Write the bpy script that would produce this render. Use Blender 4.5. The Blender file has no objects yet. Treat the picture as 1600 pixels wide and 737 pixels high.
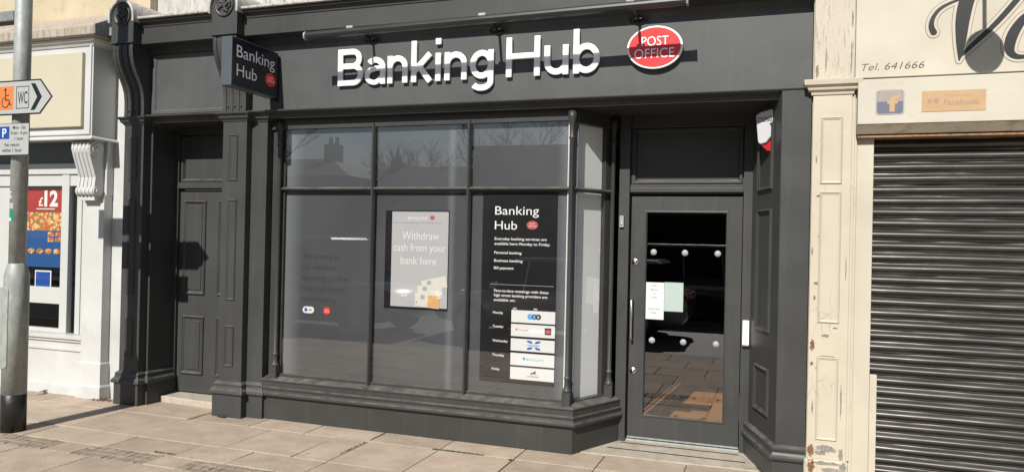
import bpy, bmesh, math, random
from mathutils import Vector, Matrix
R = math.radians
random.seed(7)
S = bpy.context.scene
COL = S.collection

# ------------------------------------------------------------------ camera
CAM = Vector((0, -5.72, 1.65))
yaw, pitch, roll, F = R(19.3), R(0.3), 0.022, 1186.0
cd = bpy.data.cameras.new('camera'); cam = bpy.data.objects.new('camera', cd); COL.objects.link(cam)
fw = Vector((-math.sin(yaw)*math.cos(pitch), math.cos(yaw)*math.cos(pitch), math.sin(pitch)))
rt = Vector((math.cos(yaw), math.sin(yaw), 0)); up = rt.cross(fw)
r2 = rt*math.cos(roll)+up*math.sin(roll); u2 = -rt*math.sin(roll)+up*math.cos(roll)
m = Matrix((r2, u2, -fw)).transposed().to_4x4(); m.translation = CAM
cam.matrix_world = m
cd.sensor_width = 36; cd.lens = 36*F/1600; cd.clip_end = 800; cd.clip_start = 0.05
S.camera = cam

# ------------------------------------------------------------------ sky, sun, exposure
SA, SC = 0.075, -0.785          # sun ray direction (SA, 1, SC)
el = math.atan2(-SC, math.hypot(SA, 1)); az = math.atan2(-SA, -1)
w = bpy.data.worlds.new('World'); S.world = w; w.use_nodes = True
nt = w.node_tree; sky = nt.nodes.new('ShaderNodeTexSky'); sky.sky_type = 'NISHITA'; sky.sun_disc = False
sky.sun_elevation = el; sky.sun_rotation = az; sky.dust_density = .6; sky.air_density = 1.0; sky.ozone_density = 1.6
nt.links.new(sky.outputs[0], nt.nodes['Background'].inputs[0]); nt.nodes['Background'].inputs[1].default_value = 0.06
sl = bpy.data.lights.new('sun', 'SUN'); sl.energy = 4.7; sl.angle = R(0.5); sl.color = (1, .95, .88)
so = bpy.data.objects.new('sun', sl); COL.objects.link(so)
so.rotation_euler = Vector((SA, 1, SC)).to_track_quat('-Z', 'Y').to_euler()
S.view_settings.view_transform = 'Standard'; S.view_settings.look = 'None'
S.view_settings.exposure = .42; S.view_settings.gamma = 1
S.view_settings.use_curve_mapping = False

# ------------------------------------------------------------------ materials
# base colours are written for exposure 0 and scaled once to suit the photograph's brighter exposure
KE = .76
BRIGHT = {'white_acrylic', 'white_vinyl', 'red_enamel', 'white_paper', 'pale_green_paper', 'poster_white_ink', 'frosted_white_film', 'white_alarm_cover', 'red_lens', 'bright_red_emblem', 'reflective_white', 'poster_pale_grey', 'brushed_steel'}
def mat(name, col, rough=.5, metal=0, var=.12, vscale=3, bump=0, bscale=60, spec=.5, streak=0, coat=0):
    if name not in BRIGHT: col = tuple(c*KE for c in col)
    m = bpy.data.materials.new(name); m.use_nodes = True; t = m.node_tree; N = t.nodes; L = t.links
    p = N['Principled BSDF']; p.inputs['Roughness'].default_value = rough; p.inputs['Metallic'].default_value = metal
    p.inputs['Specular IOR Level'].default_value = spec
    if coat: p.inputs['Coat Weight'].default_value = coat
    c = (*col, 1); p.inputs['Base Color'].default_value = c
    tc = N.new('ShaderNodeTexCoord')
    if var:
        n = N.new('ShaderNodeTexNoise'); n.inputs['Scale'].default_value = vscale; n.inputs['Detail'].default_value = 7
        n.inputs['Roughness'].default_value = .65
        src = tc.outputs['Object']
        if streak:
            mp = N.new('ShaderNodeMapping'); mp.inputs['Scale'].default_value = (streak, streak, 1); L.new(src, mp.inputs[0]); src = mp.outputs[0]
        L.new(src, n.inputs['Vector'])
        r = N.new('ShaderNodeMapRange'); r.inputs[1].default_value = .3; r.inputs[2].default_value = .7
        r.inputs[3].default_value = 1-var; r.inputs[4].default_value = 1+var; L.new(n.outputs[0], r.inputs[0])
        mx = N.new('ShaderNodeVectorMath'); mx.operation = 'SCALE'; mx.inputs[0].default_value = col
        L.new(r.outputs[0], mx.inputs['Scale']); L.new(mx.outputs[0], p.inputs['Base Color'])
        r3 = N.new('ShaderNodeMapRange'); r3.inputs[3].default_value = max(.05, rough-.08); r3.inputs[4].default_value = min(1, rough+.1)
        L.new(n.outputs[0], r3.inputs[0]); L.new(r3.outputs[0], p.inputs['Roughness'])
    if bump:
        b = N.new('ShaderNodeBump'); b.inputs['Strength'].default_value = bump; b.inputs['Distance'].default_value = .004
        n2 = N.new('ShaderNodeTexNoise'); n2.inputs['Scale'].default_value = bscale; n2.inputs['Detail'].default_value = 5
        L.new(tc.outputs['Object'], n2.inputs['Vector']); L.new(n2.outputs[0], b.inputs['Height']); L.new(b.outputs[0], p.inputs['Normal'])
    return m

def mix2(name, ca, cb, scale=(1, 1, 1), nscale=4, lo=.45, hi=.6, rough=.7, bump=.3, bscale=40, detail=8, metal=0, ramp2=None):
    """two-tone weathered material: noise mask picks cb over ca"""
    ca = tuple(c*KE for c in ca); cb = tuple(c*KE for c in cb)
    m = bpy.data.materials.new(name); m.use_nodes = True; t = m.node_tree; N = t.nodes; L = t.links
    p = N['Principled BSDF']; p.inputs['Roughness'].default_value = rough; p.inputs['Metallic'].default_value = metal
    tc = N.new('ShaderNodeTexCoord'); mp = N.new('ShaderNodeMapping'); mp.inputs['Scale'].default_value = scale
    L.new(tc.outputs['Object'], mp.inputs[0])
    n = N.new('ShaderNodeTexNoise'); n.inputs['Scale'].default_value = nscale; n.inputs['Detail'].default_value = detail; n.inputs['Roughness'].default_value = .7
    L.new(mp.outputs[0], n.inputs['Vector'])
    r = N.new('ShaderNodeMapRange'); r.inputs[1].default_value = lo; r.inputs[2].default_value = hi; r.clamp = True
    L.new(n.outputs[0], r.inputs[0])
    mx = N.new('ShaderNodeMix'); mx.data_type = 'RGBA'; mx.inputs[6].default_value = (*ca, 1); mx.inputs[7].default_value = (*cb, 1)
    L.new(r.outputs[0], mx.inputs[0])
    n3 = N.new('ShaderNodeTexNoise'); n3.inputs['Scale'].default_value = 2.2; n3.inputs['Detail'].default_value = 4
    L.new(tc.outputs['Object'], n3.inputs['Vector'])
    r3 = N.new('ShaderNodeMapRange'); r3.inputs[1].default_value = .3; r3.inputs[2].default_value = .7; r3.inputs[3].default_value = .9; r3.inputs[4].default_value = 1.08
    L.new(n3.outputs[0], r3.inputs[0])
    v = N.new('ShaderNodeVectorMath'); v.operation = 'SCALE'; L.new(mx.outputs[2], v.inputs[0]); L.new(r3.outputs[0], v.inputs['Scale'])
    L.new(v.outputs[0], p.inputs['Base Color'])
    b = N.new('ShaderNodeBump'); b.inputs['Strength'].default_value = bump; b.inputs['Distance'].default_value = .004
    n2 = N.new('ShaderNodeTexNoise'); n2.inputs['Scale'].default_value = bscale; n2.inputs['Detail'].default_value = 6
    L.new(tc.outputs['Object'], n2.inputs['Vector'])
    ad = N.new('ShaderNodeMath'); ad.operation = 'SUBTRACT'; L.new(n2.outputs[0], ad.inputs[0]); L.new(r.outputs[0], ad.inputs[1])
    L.new(ad.outputs[0], b.inputs['Height']); L.new(b.outputs[0], p.inputs['Normal'])
    return m

def glass(name, f0=.09, tint=(1, 1, 1), wav=.0):
    """thin sheet: transparent plus a mirror reflection that grows towards grazing angles, same from both sides"""
    m = bpy.data.materials.new(name); m.use_nodes = True; t = m.node_tree; N = t.nodes; L = t.links
    N.remove(N['Principled BSDF'])
    tr = N.new('ShaderNodeBsdfTransparent'); tr.inputs[0].default_value = (*tint, 1)
    gl = N.new('ShaderNodeBsdfGlossy'); gl.inputs['Roughness'].default_value = 0.0
    lw = N.new('ShaderNodeLayerWeight'); lw.inputs[0].default_value = .5
    pw = N.new('ShaderNodeMath'); pw.operation = 'POWER'; pw.inputs[1].default_value = 5; L.new(lw.outputs['Facing'], pw.inputs[0])
    fr = N.new('ShaderNodeMapRange'); fr.inputs[3].default_value = f0; fr.inputs[4].default_value = 1; L.new(pw.outputs[0], fr.inputs[0])
    mx = N.new('ShaderNodeMixShader'); L.new(fr.outputs[0], mx.inputs[0]); L.new(tr.outputs[0], mx.inputs[1]); L.new(gl.outputs[0], mx.inputs[2])
    L.new(mx.outputs[0], N['Material Output'].inputs[0])
    if wav:
        b = N.new('ShaderNodeBump'); b.inputs['Strength'].default_value = wav; b.inputs['Distance'].default_value = .01
        n = N.new('ShaderNodeTexNoise'); n.inputs['Scale'].default_value = 1.6; n.inputs['Detail'].default_value = 1
        tc = N.new('ShaderNodeTexCoord'); L.new(tc.outputs['Object'], n.inputs['Vector'])
        L.new(n.outputs[0], b.inputs['Height']); L.new(b.outputs[0], gl.inputs['Normal'])
    return m

def painted(name, col, rough, dust=.45):
    m = mat(name, col, rough, spec=.28, var=.16, vscale=1.7, bump=.14, bscale=22); t = m.node_tree; N = t.nodes; L = t.links
    p = N['Principled BSDF']; src = p.inputs['Base Color'].links[0].from_socket
    g = N.new('ShaderNodeNewGeometry'); sp = N.new('ShaderNodeSeparateXYZ'); L.new(g.outputs['True Normal'], sp.inputs[0])
    tc = N.new('ShaderNodeTexCoord'); n = N.new('ShaderNodeTexNoise'); n.inputs['Scale'].default_value = 9; n.inputs['Detail'].default_value = 6; L.new(tc.outputs['Object'], n.inputs['Vector'])
    r = N.new('ShaderNodeMapRange'); r.inputs[1].default_value = .25; r.inputs[2].default_value = .95; r.inputs[3].default_value = 0; r.inputs[4].default_value = dust; r.clamp = True; L.new(sp.outputs[2], r.inputs[0])
    r2 = N.new('ShaderNodeMapRange'); r2.inputs[1].default_value = .3; r2.inputs[2].default_value = .65; r2.clamp = True; L.new(n.outputs[0], r2.inputs[0])
    mu = N.new('ShaderNodeMath'); mu.operation = 'MULTIPLY'; L.new(r.outputs[0], mu.inputs[0]); L.new(r2.outputs[0], mu.inputs[1])
    # faint run-off streaks and scuffs everywhere
    mp = N.new('ShaderNodeMapping'); mp.inputs['Scale'].default_value = (14, 14, .7); L.new(tc.outputs['Object'], mp.inputs[0])
    ns = N.new('ShaderNodeTexNoise'); ns.inputs['Scale'].default_value = 1.5; ns.inputs['Detail'].default_value = 5; L.new(mp.outputs[0], ns.inputs['Vector'])
    r3 = N.new('ShaderNodeMapRange'); r3.inputs[1].default_value = .55; r3.inputs[2].default_value = .8; r3.inputs[3].default_value = 0; r3.inputs[4].default_value = .07; r3.clamp = True; L.new(ns.outputs[0], r3.inputs[0])
    mm = N.new('ShaderNodeMath'); mm.operation = 'MAXIMUM'; L.new(mu.outputs[0], mm.inputs[0]); L.new(r3.outputs[0], mm.inputs[1])
    mx = N.new('ShaderNodeMix'); mx.data_type = 'RGBA'; mx.inputs[7].default_value = (.23, .215, .19, 1); L.new(mm.outputs[0], mx.inputs[0]); L.new(src, mx.inputs[6]); L.new(mx.outputs[2], p.inputs['Base Color'])
    return m
def cracked(m, amt=.75, scale=5, lo=.48):
    t = m.node_tree; N = t.nodes; L = t.links; p = N['Principled BSDF']; src = p.inputs['Base Color'].links[0].from_socket
    tc = N.new('ShaderNodeTexCoord'); nz = N.new('ShaderNodeTexNoise'); nz.inputs['Scale'].default_value = 9; L.new(tc.outputs['Object'], nz.inputs['Vector'])
    ad = N.new('ShaderNodeVectorMath'); ad.operation = 'MULTIPLY_ADD'; ad.inputs[1].default_value = (.06, .06, .06); L.new(nz.outputs['Color'], ad.inputs[0]); L.new(tc.outputs['Object'], ad.inputs[2])
    mp = N.new('ShaderNodeMapping'); mp.inputs['Scale'].default_value = (1.6, 1.6, .7); L.new(ad.outputs[0], mp.inputs[0])
    v = N.new('ShaderNodeTexVoronoi'); v.feature = 'DISTANCE_TO_EDGE'; v.inputs['Scale'].default_value = scale; L.new(mp.outputs[0], v.inputs['Vector'])
    r = N.new('ShaderNodeMapRange'); r.inputs[1].default_value = .008; r.inputs[2].default_value = .022; r.inputs[3].default_value = amt; r.inputs[4].default_value = 0; r.clamp = True; L.new(v.outputs['Distance'], r.inputs[0])
    n2 = N.new('ShaderNodeTexNoise'); n2.inputs['Scale'].default_value = 3.2; L.new(tc.outputs['Object'], n2.inputs['Vector'])
    r2 = N.new('ShaderNodeMapRange'); r2.inputs[1].default_value = lo; r2.inputs[2].default_value = lo+.1; r2.clamp = True; L.new(n2.outputs[0], r2.inputs[0])
    mu = N.new('ShaderNodeMath'); mu.operation = 'MULTIPLY'; L.new(r.outputs[0], mu.inputs[0]); L.new(r2.outputs[0], mu.inputs[1])
    mx = N.new('ShaderNodeMix'); mx.data_type = 'RGBA'; mx.inputs[7].default_value = (.16, .13, .09, 1); L.new(mu.outputs[0], mx.inputs[0]); L.new(src, mx.inputs[6]); L.new(mx.outputs[2], p.inputs['Base Color'])
    return m
M = {}
M['paint'] = painted('charcoal_paint', (.061, .063, .061), .42)
M['paintlow'] = painted('charcoal_paint_satin', (.053, .054, .051), .40)
M['sign'] = painted('fascia_board_paint', (.092, .097, .097), .5, .3)
M['steel'] = mat('brushed_steel', (.62, .62, .6), .28, metal=1, var=.05)
M['letter'] = mat('white_acrylic', (.90, .90, .91), .3, var=.02)
M['letteracrylic'] = mat('milky_acrylic', (.93, .93, .94), .35, var=0)
p_ = M['letteracrylic'].node_tree.nodes['Principled BSDF']; p_.inputs['Base Color'].default_value = (.93, .93, .94, 1); p_.inputs['Subsurface Weight'].default_value = .75; p_.inputs['Subsurface Radius'].default_value = (1, 1, 1); p_.inputs['Subsurface Scale'].default_value = .045
M['letterdim'] = mat('white_vinyl', (.62, .63, .62), .4, var=.03)
M['red'] = mat('red_enamel', (.62, .028, .03), .3, var=.03)
M['redpale'] = mat('faded_red_vinyl', (.55, .1, .09), .4, var=.05)
M['black'] = mat('black_plastic', (.012, .012, .013), .35, var=.1)
M['navy'] = mat('sign_face_navy', (.012, .015, .024), .3, var=.05)
M['signside'] = mat('sign_side_aluminium', (.085, .105, .115), .35, var=.06)
M['cream'] = mix2('cream_paint_cracked', (.60, .54, .425), (.40, .34, .26), (9, 9, 1.2), 5, .64, .72, .55, .35, 55)
M['creamclean'] = mix2('cream_board', (.59, .54, .435), (.51, .46, .36), (1, 1, 1), 2.5, .55, .8, .45, .06, 40)
M['creamlogo'] = mix2('cream_board_dusty', (.58, .545, .45), (.47, .42, .33), (1, 1, 3), 4, .55, .8, .5, .1, 60)
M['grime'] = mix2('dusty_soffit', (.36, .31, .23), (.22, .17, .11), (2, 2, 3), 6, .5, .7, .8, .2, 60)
M['rust'] = mix2('rusty_edge', (.36, .22, .11), (.22, .1, .04), (3, 3, 3), 14, .45, .65, .8, .3, 80)
M['wood'] = mat('bare_wood', (.23, .11, .05), .85, var=.4, vscale=30, bump=.6)
M['flake'] = mat('grey_undercoat', (.27, .26, .24), .85, var=.35, vscale=25, bump=.5)
M['white'] = mix2('white_gloss_paint', (.64, .65, .635), (.55, .56, .54), (1, 1, 2), 3, .55, .75, .35, .06, 30)
M['upvc'] = mat('white_upvc', (.60, .62, .60), .3, var=.04)
M['creampanel'] = mat('cream_sign_panel', (.62, .57, .425), .45, var=.05, vscale=1.2)
M['creampaneledge'] = mat('cream_sign_panel_edge', (.52, .43, .30), .5, var=.08)
M['lead'] = mix2('lead_flashing', (.20, .21, .23), (.30, .31, .32), (2, 2, 2), 8, .4, .6, .6, .2, 40)
M['flash'] = mix2('streaked_flashing', (.62, .61, .57), (.32, .30, .27), (7, 7, .8), 6, .46, .62, .7, .35, 45)
M['flashbrown'] = mix2('streaked_stone_brown', (.50, .45, .37), (.30, .22, .16), (7, 7, .8), 5, .46, .66, .8, .35, 45)
M['render'] = mix2('cream_render', (.62, .52, .36), (.50, .38, .24), (1, 1, 1), 5, .5, .75, .9, .4, 90)
M['galv'] = mix2('galvanised_steel', (.34, .37, .35), (.45, .48, .45), (2, 2, 1), 9, .42, .62, .5, .25, 60, metal=.05)
M['poleblack'] = mix2('black_bitumen_paint', (.014, .014, .015), (.03, .028, .025), (1, 1, 1), 8, .5, .7, .4, .3, 50)
M['shutter'] = mix2('dark_shutter_steel', (.11, .107, .10), (.20, .19, .17), (.8, 1, 7), 4, .48, .72, .34, .04, 50, metal=.7)
M['reflwhite'] = mat('reflective_white', (.36, .37, .36), .4, var=.04)
M['orange'] = mat('orange_vinyl', (.78, .24, .06), .4, var=.03)
M['blue'] = mat('blue_vinyl', (.01, .07, .36), .4, var=.03)
M['inkgrey'] = mat('dark_ink', (.03, .03, .035), .5, var=0)
M['paper'] = mat('white_paper', (.60, .61, .60), .6, var=.02)
M['paperblue'] = mat('pale_green_paper', (.34, .42, .385), .6, var=.02)
M['film'] = mat('grey_window_film', (.066, .071, .077), .5, var=.25, vscale=.7)
M['filmdark'] = mat('black_display_film', (.004, .004, .005), .4, var=.1)
M['filmtext'] = mat('dark_film_text', (.044, .046, .050), .5, var=.1)
M['frost'] = mat('frosted_white_film', (.86, .88, .86), .6, var=.04, vscale=1)
M['posterblk'] = mat('poster_black', (.007, .0075, .008), .35, var=.1)
M['postergrey'] = mat('poster_pale_grey', (.37, .37, .375), .5, var=.04)
M['ptxt'] = mat('poster_white_ink', (.72, .73, .72), .5, var=0)
M['cyan'] = mat('cyan_ink', (.03, .38, .75), .5, var=0)
M['ink_blue'] = mat('blue_ink', (.02, .13, .5), .5, var=0)
M['note'] = mat('banknote_cream', (.72, .70, .62), .5, var=.1, vscale=60)
M['notegrey'] = mat('banknote_grey', (.40, .42, .42), .5, var=.1, vscale=60)
M['noteorange'] = mat('banknote_orange', (.72, .42, .16), .5, var=.15, vscale=60)
M['interior'] = mat('interior_wall', (.06, .06, .062), .8, var=.1)
M['woodfloor'] = mat('oak_floor', (.44, .21, .08), .45, var=.3, vscale=6, streak=.2)
M['fblue'] = mat('faded_blue_tile', (.15, .16, .235), .4, var=.1)
M['forange'] = mat('faded_orange', (.54, .35, .18), .5, var=.08, vscale=8)
M['ftext'] = mat('faded_text', (.40, .28, .19), .5, var=0)
M['glass'] = glass('window_glass', .135, wav=.015)
M['glassdoor'] = glass('door_glass', .19)
M['glassfar'] = glass('shop_glass', .07)
M['leaf'] = mat('weed_green', (.07, .11, .03), .7, var=.3, vscale=30)
M['dryleaf'] = mat('dry_leaf', (.10, .07, .035), .8, var=.3, vscale=30)
M['silver'] = mat('silver_foil', (.6, .62, .64), .3, metal=.6, var=.1)
M['sticker_green'] = mat('green_sticker', (.01, .28, .16), .4, var=.02)
M['strobe'] = mat('red_lens', (.42, .004, .006), .15, var=0, coat=.5)
M['alarm'] = mat('white_alarm_cover', (.50, .50, .52), .3, var=.02)

cracked(M['cream'], .38, 7, .55)
# ------------------------------------------------------------------ mesh builder
def wl(o):
    v = Vector((0, 0, 0))
    while o is not None: v += o.location; o = o.parent
    return v
class MB:
    def __init__(s, mtx=None): s.v = []; s.f = []; s.m = mtx; s.smooth = set()
    def add(s, vs, fs, smooth=False):
        n = len(s.v)
        for v in vs:
            v = Vector(v); s.v.append(s.m @ v if s.m is not None else v)
        for f in fs:
            if smooth: s.smooth.add(len(s.f))
            s.f.append([i+n for i in f])
        return s
    def box(s, x0, x1, y0, y1, z0, z1):
        vs = [(x, y, z) for x in (x0, x1) for y in (y0, y1) for z in (z0, z1)]
        return s.add(vs, [(0, 1, 3, 2), (4, 6, 7, 5), (0, 4, 5, 1), (2, 3, 7, 6), (0, 2, 6, 4), (1, 5, 7, 3)])
    def prism(s, poly, a0, a1, axis='y', smooth=False):
        """poly in the plane normal to axis: y->(x,z) x->(y,z) z->(x,y)"""
        def P(p, a): return {'y': (p[0], a, p[1]), 'x': (a, p[0], p[1]), 'z': (p[0], p[1], a)}[axis]
        n = len(poly); vs = [P(p, a0) for p in poly]+[P(p, a1) for p in poly]
        s.add(vs, [tuple(range(n)), tuple(range(2*n-1, n-1, -1))])
        return s.add(vs, [(i, (i+1) % n, n+(i+1) % n, n+i) for i in range(n)], smooth)
    def sweep(s, path, prof, closed=False):
        """path of (x,y), outward is to the right of travel; prof = closed polygon of (out, z)"""
        P = [Vector(p) for p in path]; n = len(P); rings = []
        for i in range(n):
            ds = []
            if i > 0 or closed: ds.append((P[i]-P[i-1]).normalized())
            if i < n-1 or closed: ds.append((P[(i+1) % n]-P[i]).normalized())
            ns = [Vector((d.y, -d.x)) for d in ds]
            mm = ns[0] if len(ns) == 1 else (ns[0]+ns[1])/(1+ns[0].dot(ns[1]))
            rings.append([(P[i].x+mm.x*o, P[i].y+mm.y*o, z) for o, z in prof])
        k = len(prof); vs = [v for r in rings for v in r]; fs = []
        for i in range(n if closed else n-1):
            j = (i+1) % n
            for a in range(k): b = (a+1) % k; fs.append((i*k+a, j*k+a, j*k+b, i*k+b))
        if not closed: fs += [tuple(range(k)), tuple((n-1)*k+a for a in range(k-1, -1, -1))]
        return s.add(vs, fs)
    def frame(s, x0, x1, z0, z1, prof):
        """mitred rectangular moulding in the XZ plane; prof = closed polygon (inward from the edge, y)"""
        c = [(x0, z0, 1, 1), (x1, z0, -1, 1), (x1, z1, -1, -1), (x0, z1, 1, -1)]
        k = len(prof); vs = [(x+sx*a, y, z+sz*a) for x, z, sx, sz in c for a, y in prof]; fs = []
        for i in range(4):
            j = (i+1) % 4
            for a in range(k): b = (a+1) % k; fs.append((i*k+a, j*k+a, j*k+b, i*k+b))
        return s.add(vs, fs)
    def lathe(s, c, prof, n=20, axis='z', smooth=True):
        vs = []; fs = []
        for r, h in prof:
            for i in range(n):
                a = 2*math.pi*i/n; p, q = r*math.cos(a), r*math.sin(a)
                vs.append({'z': (c[0]+p, c[1]+q, c[2]+h), 'y': (c[0]+p, c[1]+h, c[2]+q), 'x': (c[0]+h, c[1]+p, c[2]+q)}[axis])
        for j in range(len(prof)-1):
            for i in range(n): k = (i+1) % n; fs.append((j*n+i, j*n+k, (j+1)*n+k, (j+1)*n+i))
        s.add(vs, fs, smooth)
        return s.add(vs, [tuple(range(n))[::-1], tuple((len(prof)-1)*n+i for i in range(n))])
    def tube(s, pts, r, n=8):
        pts = [Vector(p) for p in pts]; rr = r if isinstance(r, (list, tuple)) else [r]*len(pts); vs = []; fs = []
        for i, p in enumerate(pts):
            d = (pts[min(i+1, len(pts)-1)]-pts[max(i-1, 0)]).normalized()
            a = d.orthogonal().normalized() if i == 0 else (a-d*a.dot(d)).normalized()
            b = d.cross(a)
            for k in range(n): t = 2*math.pi*k/n; vs.append(p+(a*math.cos(t)+b*math.sin(t))*rr[i])
        for i in range(len(pts)-1):
            for k in range(n): q = (k+1) % n; fs.append((i*n+k, i*n+q, (i+1)*n+q, (i+1)*n+k))
        s.add(vs, fs, True)
        return s.add(vs, [tuple(range(n))[::-1], tuple((len(pts)-1)*n+k for k in range(n))])
    def build(s, name, mt, parent=None, bevel=0, seg=2):
        off = wl(parent) if parent is not None else Vector((0, 0, 0))
        org = Vector((0, 0, 0))
        if parent is None:
            xs = [v.x for v in s.v]; ys = [v.y for v in s.v]; org = Vector(((min(xs)+max(xs))/2, (min(ys)+max(ys))/2, min(v.z for v in s.v)))
        me = bpy.data.meshes.new(name); me.from_pydata([v-off-org for v in s.v], [], s.f)
        for i in s.smooth: me.polygons[i].use_smooth = True
        bm = bmesh.new(); bm.from_mesh(me)
        bmesh.ops.remove_doubles(bm, verts=bm.verts, dist=1e-6)
        bmesh.ops.recalc_face_normals(bm, faces=bm.faces); bm.to_mesh(me); bm.free()
        me.materials.append(mt)
        o = bpy.data.objects.new(name, me); COL.objects.link(o); o.location = org; o.parent = parent
        if bevel:
            b = o.modifiers.new('bevel', 'BEVEL'); b.width = bevel; b.segments = seg; b.limit_method = 'ANGLE'; b.angle_limit = R(40)
        return o

def tag(o, label=None, cat=None, group=None, kind=None):
    if label: o['label'] = label
    if cat: o['category'] = cat
    if group: o['group'] = group
    if kind: o['kind'] = kind
    return o
def thing(name, loc, label, cat, group=None):
    o = bpy.data.objects.new(name, None); COL.objects.link(o); o.location = loc; o.empty_display_size = .2
    return tag(o, label, cat, group)
def structure(o): o['kind'] = 'structure'; return o

def FR(o, r, u):
    """matrix: local x->r, local z->u, local -y -> outward normal"""
    r = Vector(r).normalized(); u = Vector(u).normalized(); n = r.cross(u)
    m = Matrix((r, -n, u)).transposed().to_4x4(); m.translation = Vector(o); return m
FRONT = Matrix.Identity(4)

_tc = {}
def glyphs(body, offset=0, shear=0, spacing=1, res=4):
    k = (body, offset, shear, spacing)
    if k in _tc: return _tc[k]
    c = bpy.data.curves.new('t', 'FONT'); c.body = body; c.size = 1; c.offset = offset; c.shear = shear
    c.space_character = spacing; c.resolution_u = res; c.fill_mode = 'FRONT'
    o = bpy.data.objects.new('t', c); COL.objects.link(o)
    dg = bpy.context.evaluated_depsgraph_get(); dg.update()
    me = bpy.data.meshes.new_from_object(o.evaluated_get(dg))
    vs = [tuple(v.co) for v in me.vertices]; fs = [tuple(p.vertices) for p in me.polygons]
    bpy.data.objects.remove(o); bpy.data.curves.remove(c); bpy.data.meshes.remove(me)
    _tc[k] = (vs, fs); return vs, fs
CAP = None
def text(mb, body, x0, zb, cap, y, x1=None, offset=0, shear=0, spacing=1, depth=.0006, align='l'):
    """ink starts at x0 (to x1 if given), baseline zb, capital height cap; front face at y-depth"""
    global CAP
    if CAP is None: CAP = max(v[1] for v in glyphs('H')[0])
    vs, fs = glyphs(body, offset, shear, spacing)
    if not vs: return mb
    s = cap/CAP; a = min(v[0] for v in vs); b = max(v[0] for v in vs)
    sx = s if x1 is None else (x1-x0)/(b-a)
    if align == 'c' : x0 = x0-(b-a)*sx/2
    # weld, find boundary, extrude
    bm = bmesh.new(); bv = [bm.verts.new((x0+(v[0]-a)*sx, y-depth, zb+v[1]*s)) for v in vs]
    for f in fs:
        try: bm.faces.new([bv[i] for i in f])
        except ValueError: pass
    bmesh.ops.remove_doubles(bm, verts=bm.verts, dist=1e-5)
    front = list(bm.faces)
    r = bmesh.ops.extrude_face_region(bm, geom=front)
    for e in r['geom']:
        if isinstance(e, bmesh.types.BMVert): e.co.y = y
    bm.verts.index_update()
    mb.add([v.co.copy() for v in bm.verts], [[v.index for v in f.verts] for f in bm.faces]); bm.free()
    return mb

def ellipse(cx, cz, rx, rz, n=40): return [(cx+rx*math.cos(2*math.pi*i/n), cz+rz*math.sin(2*math.pi*i/n)) for i in range(n)]
def catmull(pts, n=8):
    out = []; P = [pts[0]]+list(pts)+[pts[-1]]
    for i in range(1, len(P)-2):
        for k in range(n):
            t = k/n; a, b, c, d = P[i-1], P[i], P[i+1], P[i+2]
            out.append(tuple(.5*((2*b[j])+(-a[j]+c[j])*t+(2*a[j]-5*b[j]+4*c[j]-d[j])*t*t+(-a[j]+3*b[j]-3*c[j]+d[j])*t**3) for j in range(len(b))))
    out.append(tuple(pts[-1])); return out
def ribbon(mb, pts, y, extra=0, th=.0005, n=8, cap=True):
    """pts = (x,z,width) ribbon with rounded ends in the plane y, slab th thick"""
    P = catmull(pts, n); L_, R_ = [], []
    for i, p in enumerate(P):
        a = Vector(P[max(i-1, 0)][:2]); b = Vector(P[min(i+1, len(P)-1)][:2]); d = (b-a).normalized(); q = Vector((-d.y, d.x)); w_ = max(p[2], .0005)/2+extra
        L_.append((p[0]+q.x*w_, p[1]+q.y*w_)); R_.append((p[0]-q.x*w_, p[1]-q.y*w_))
    k = len(P); vs = [(x, y-th, z) for x, z in L_+R_]
    mb.add(vs, [(i, i+1, k+i+1, k+i) for i in range(k-1)])
    if cap:
        for e in (0, k-1):
            w_ = max(P[e][2], .0005)/2+extra; c = ellipse(P[e][0], P[e][1], w_*.999, w_*.999, 20)
            mb.add([(x, y-th-.00002, z) for x, z in c], [tuple(range(20))])
    return mb

RAISE = lambda y, w=.022, d=.014: [(0, y), (.002, y-d*.6), (w*.35, y-d), (w*.6, y-d*.55), (w, y-.003), (w, y+.004), (0, y+.004)]

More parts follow.
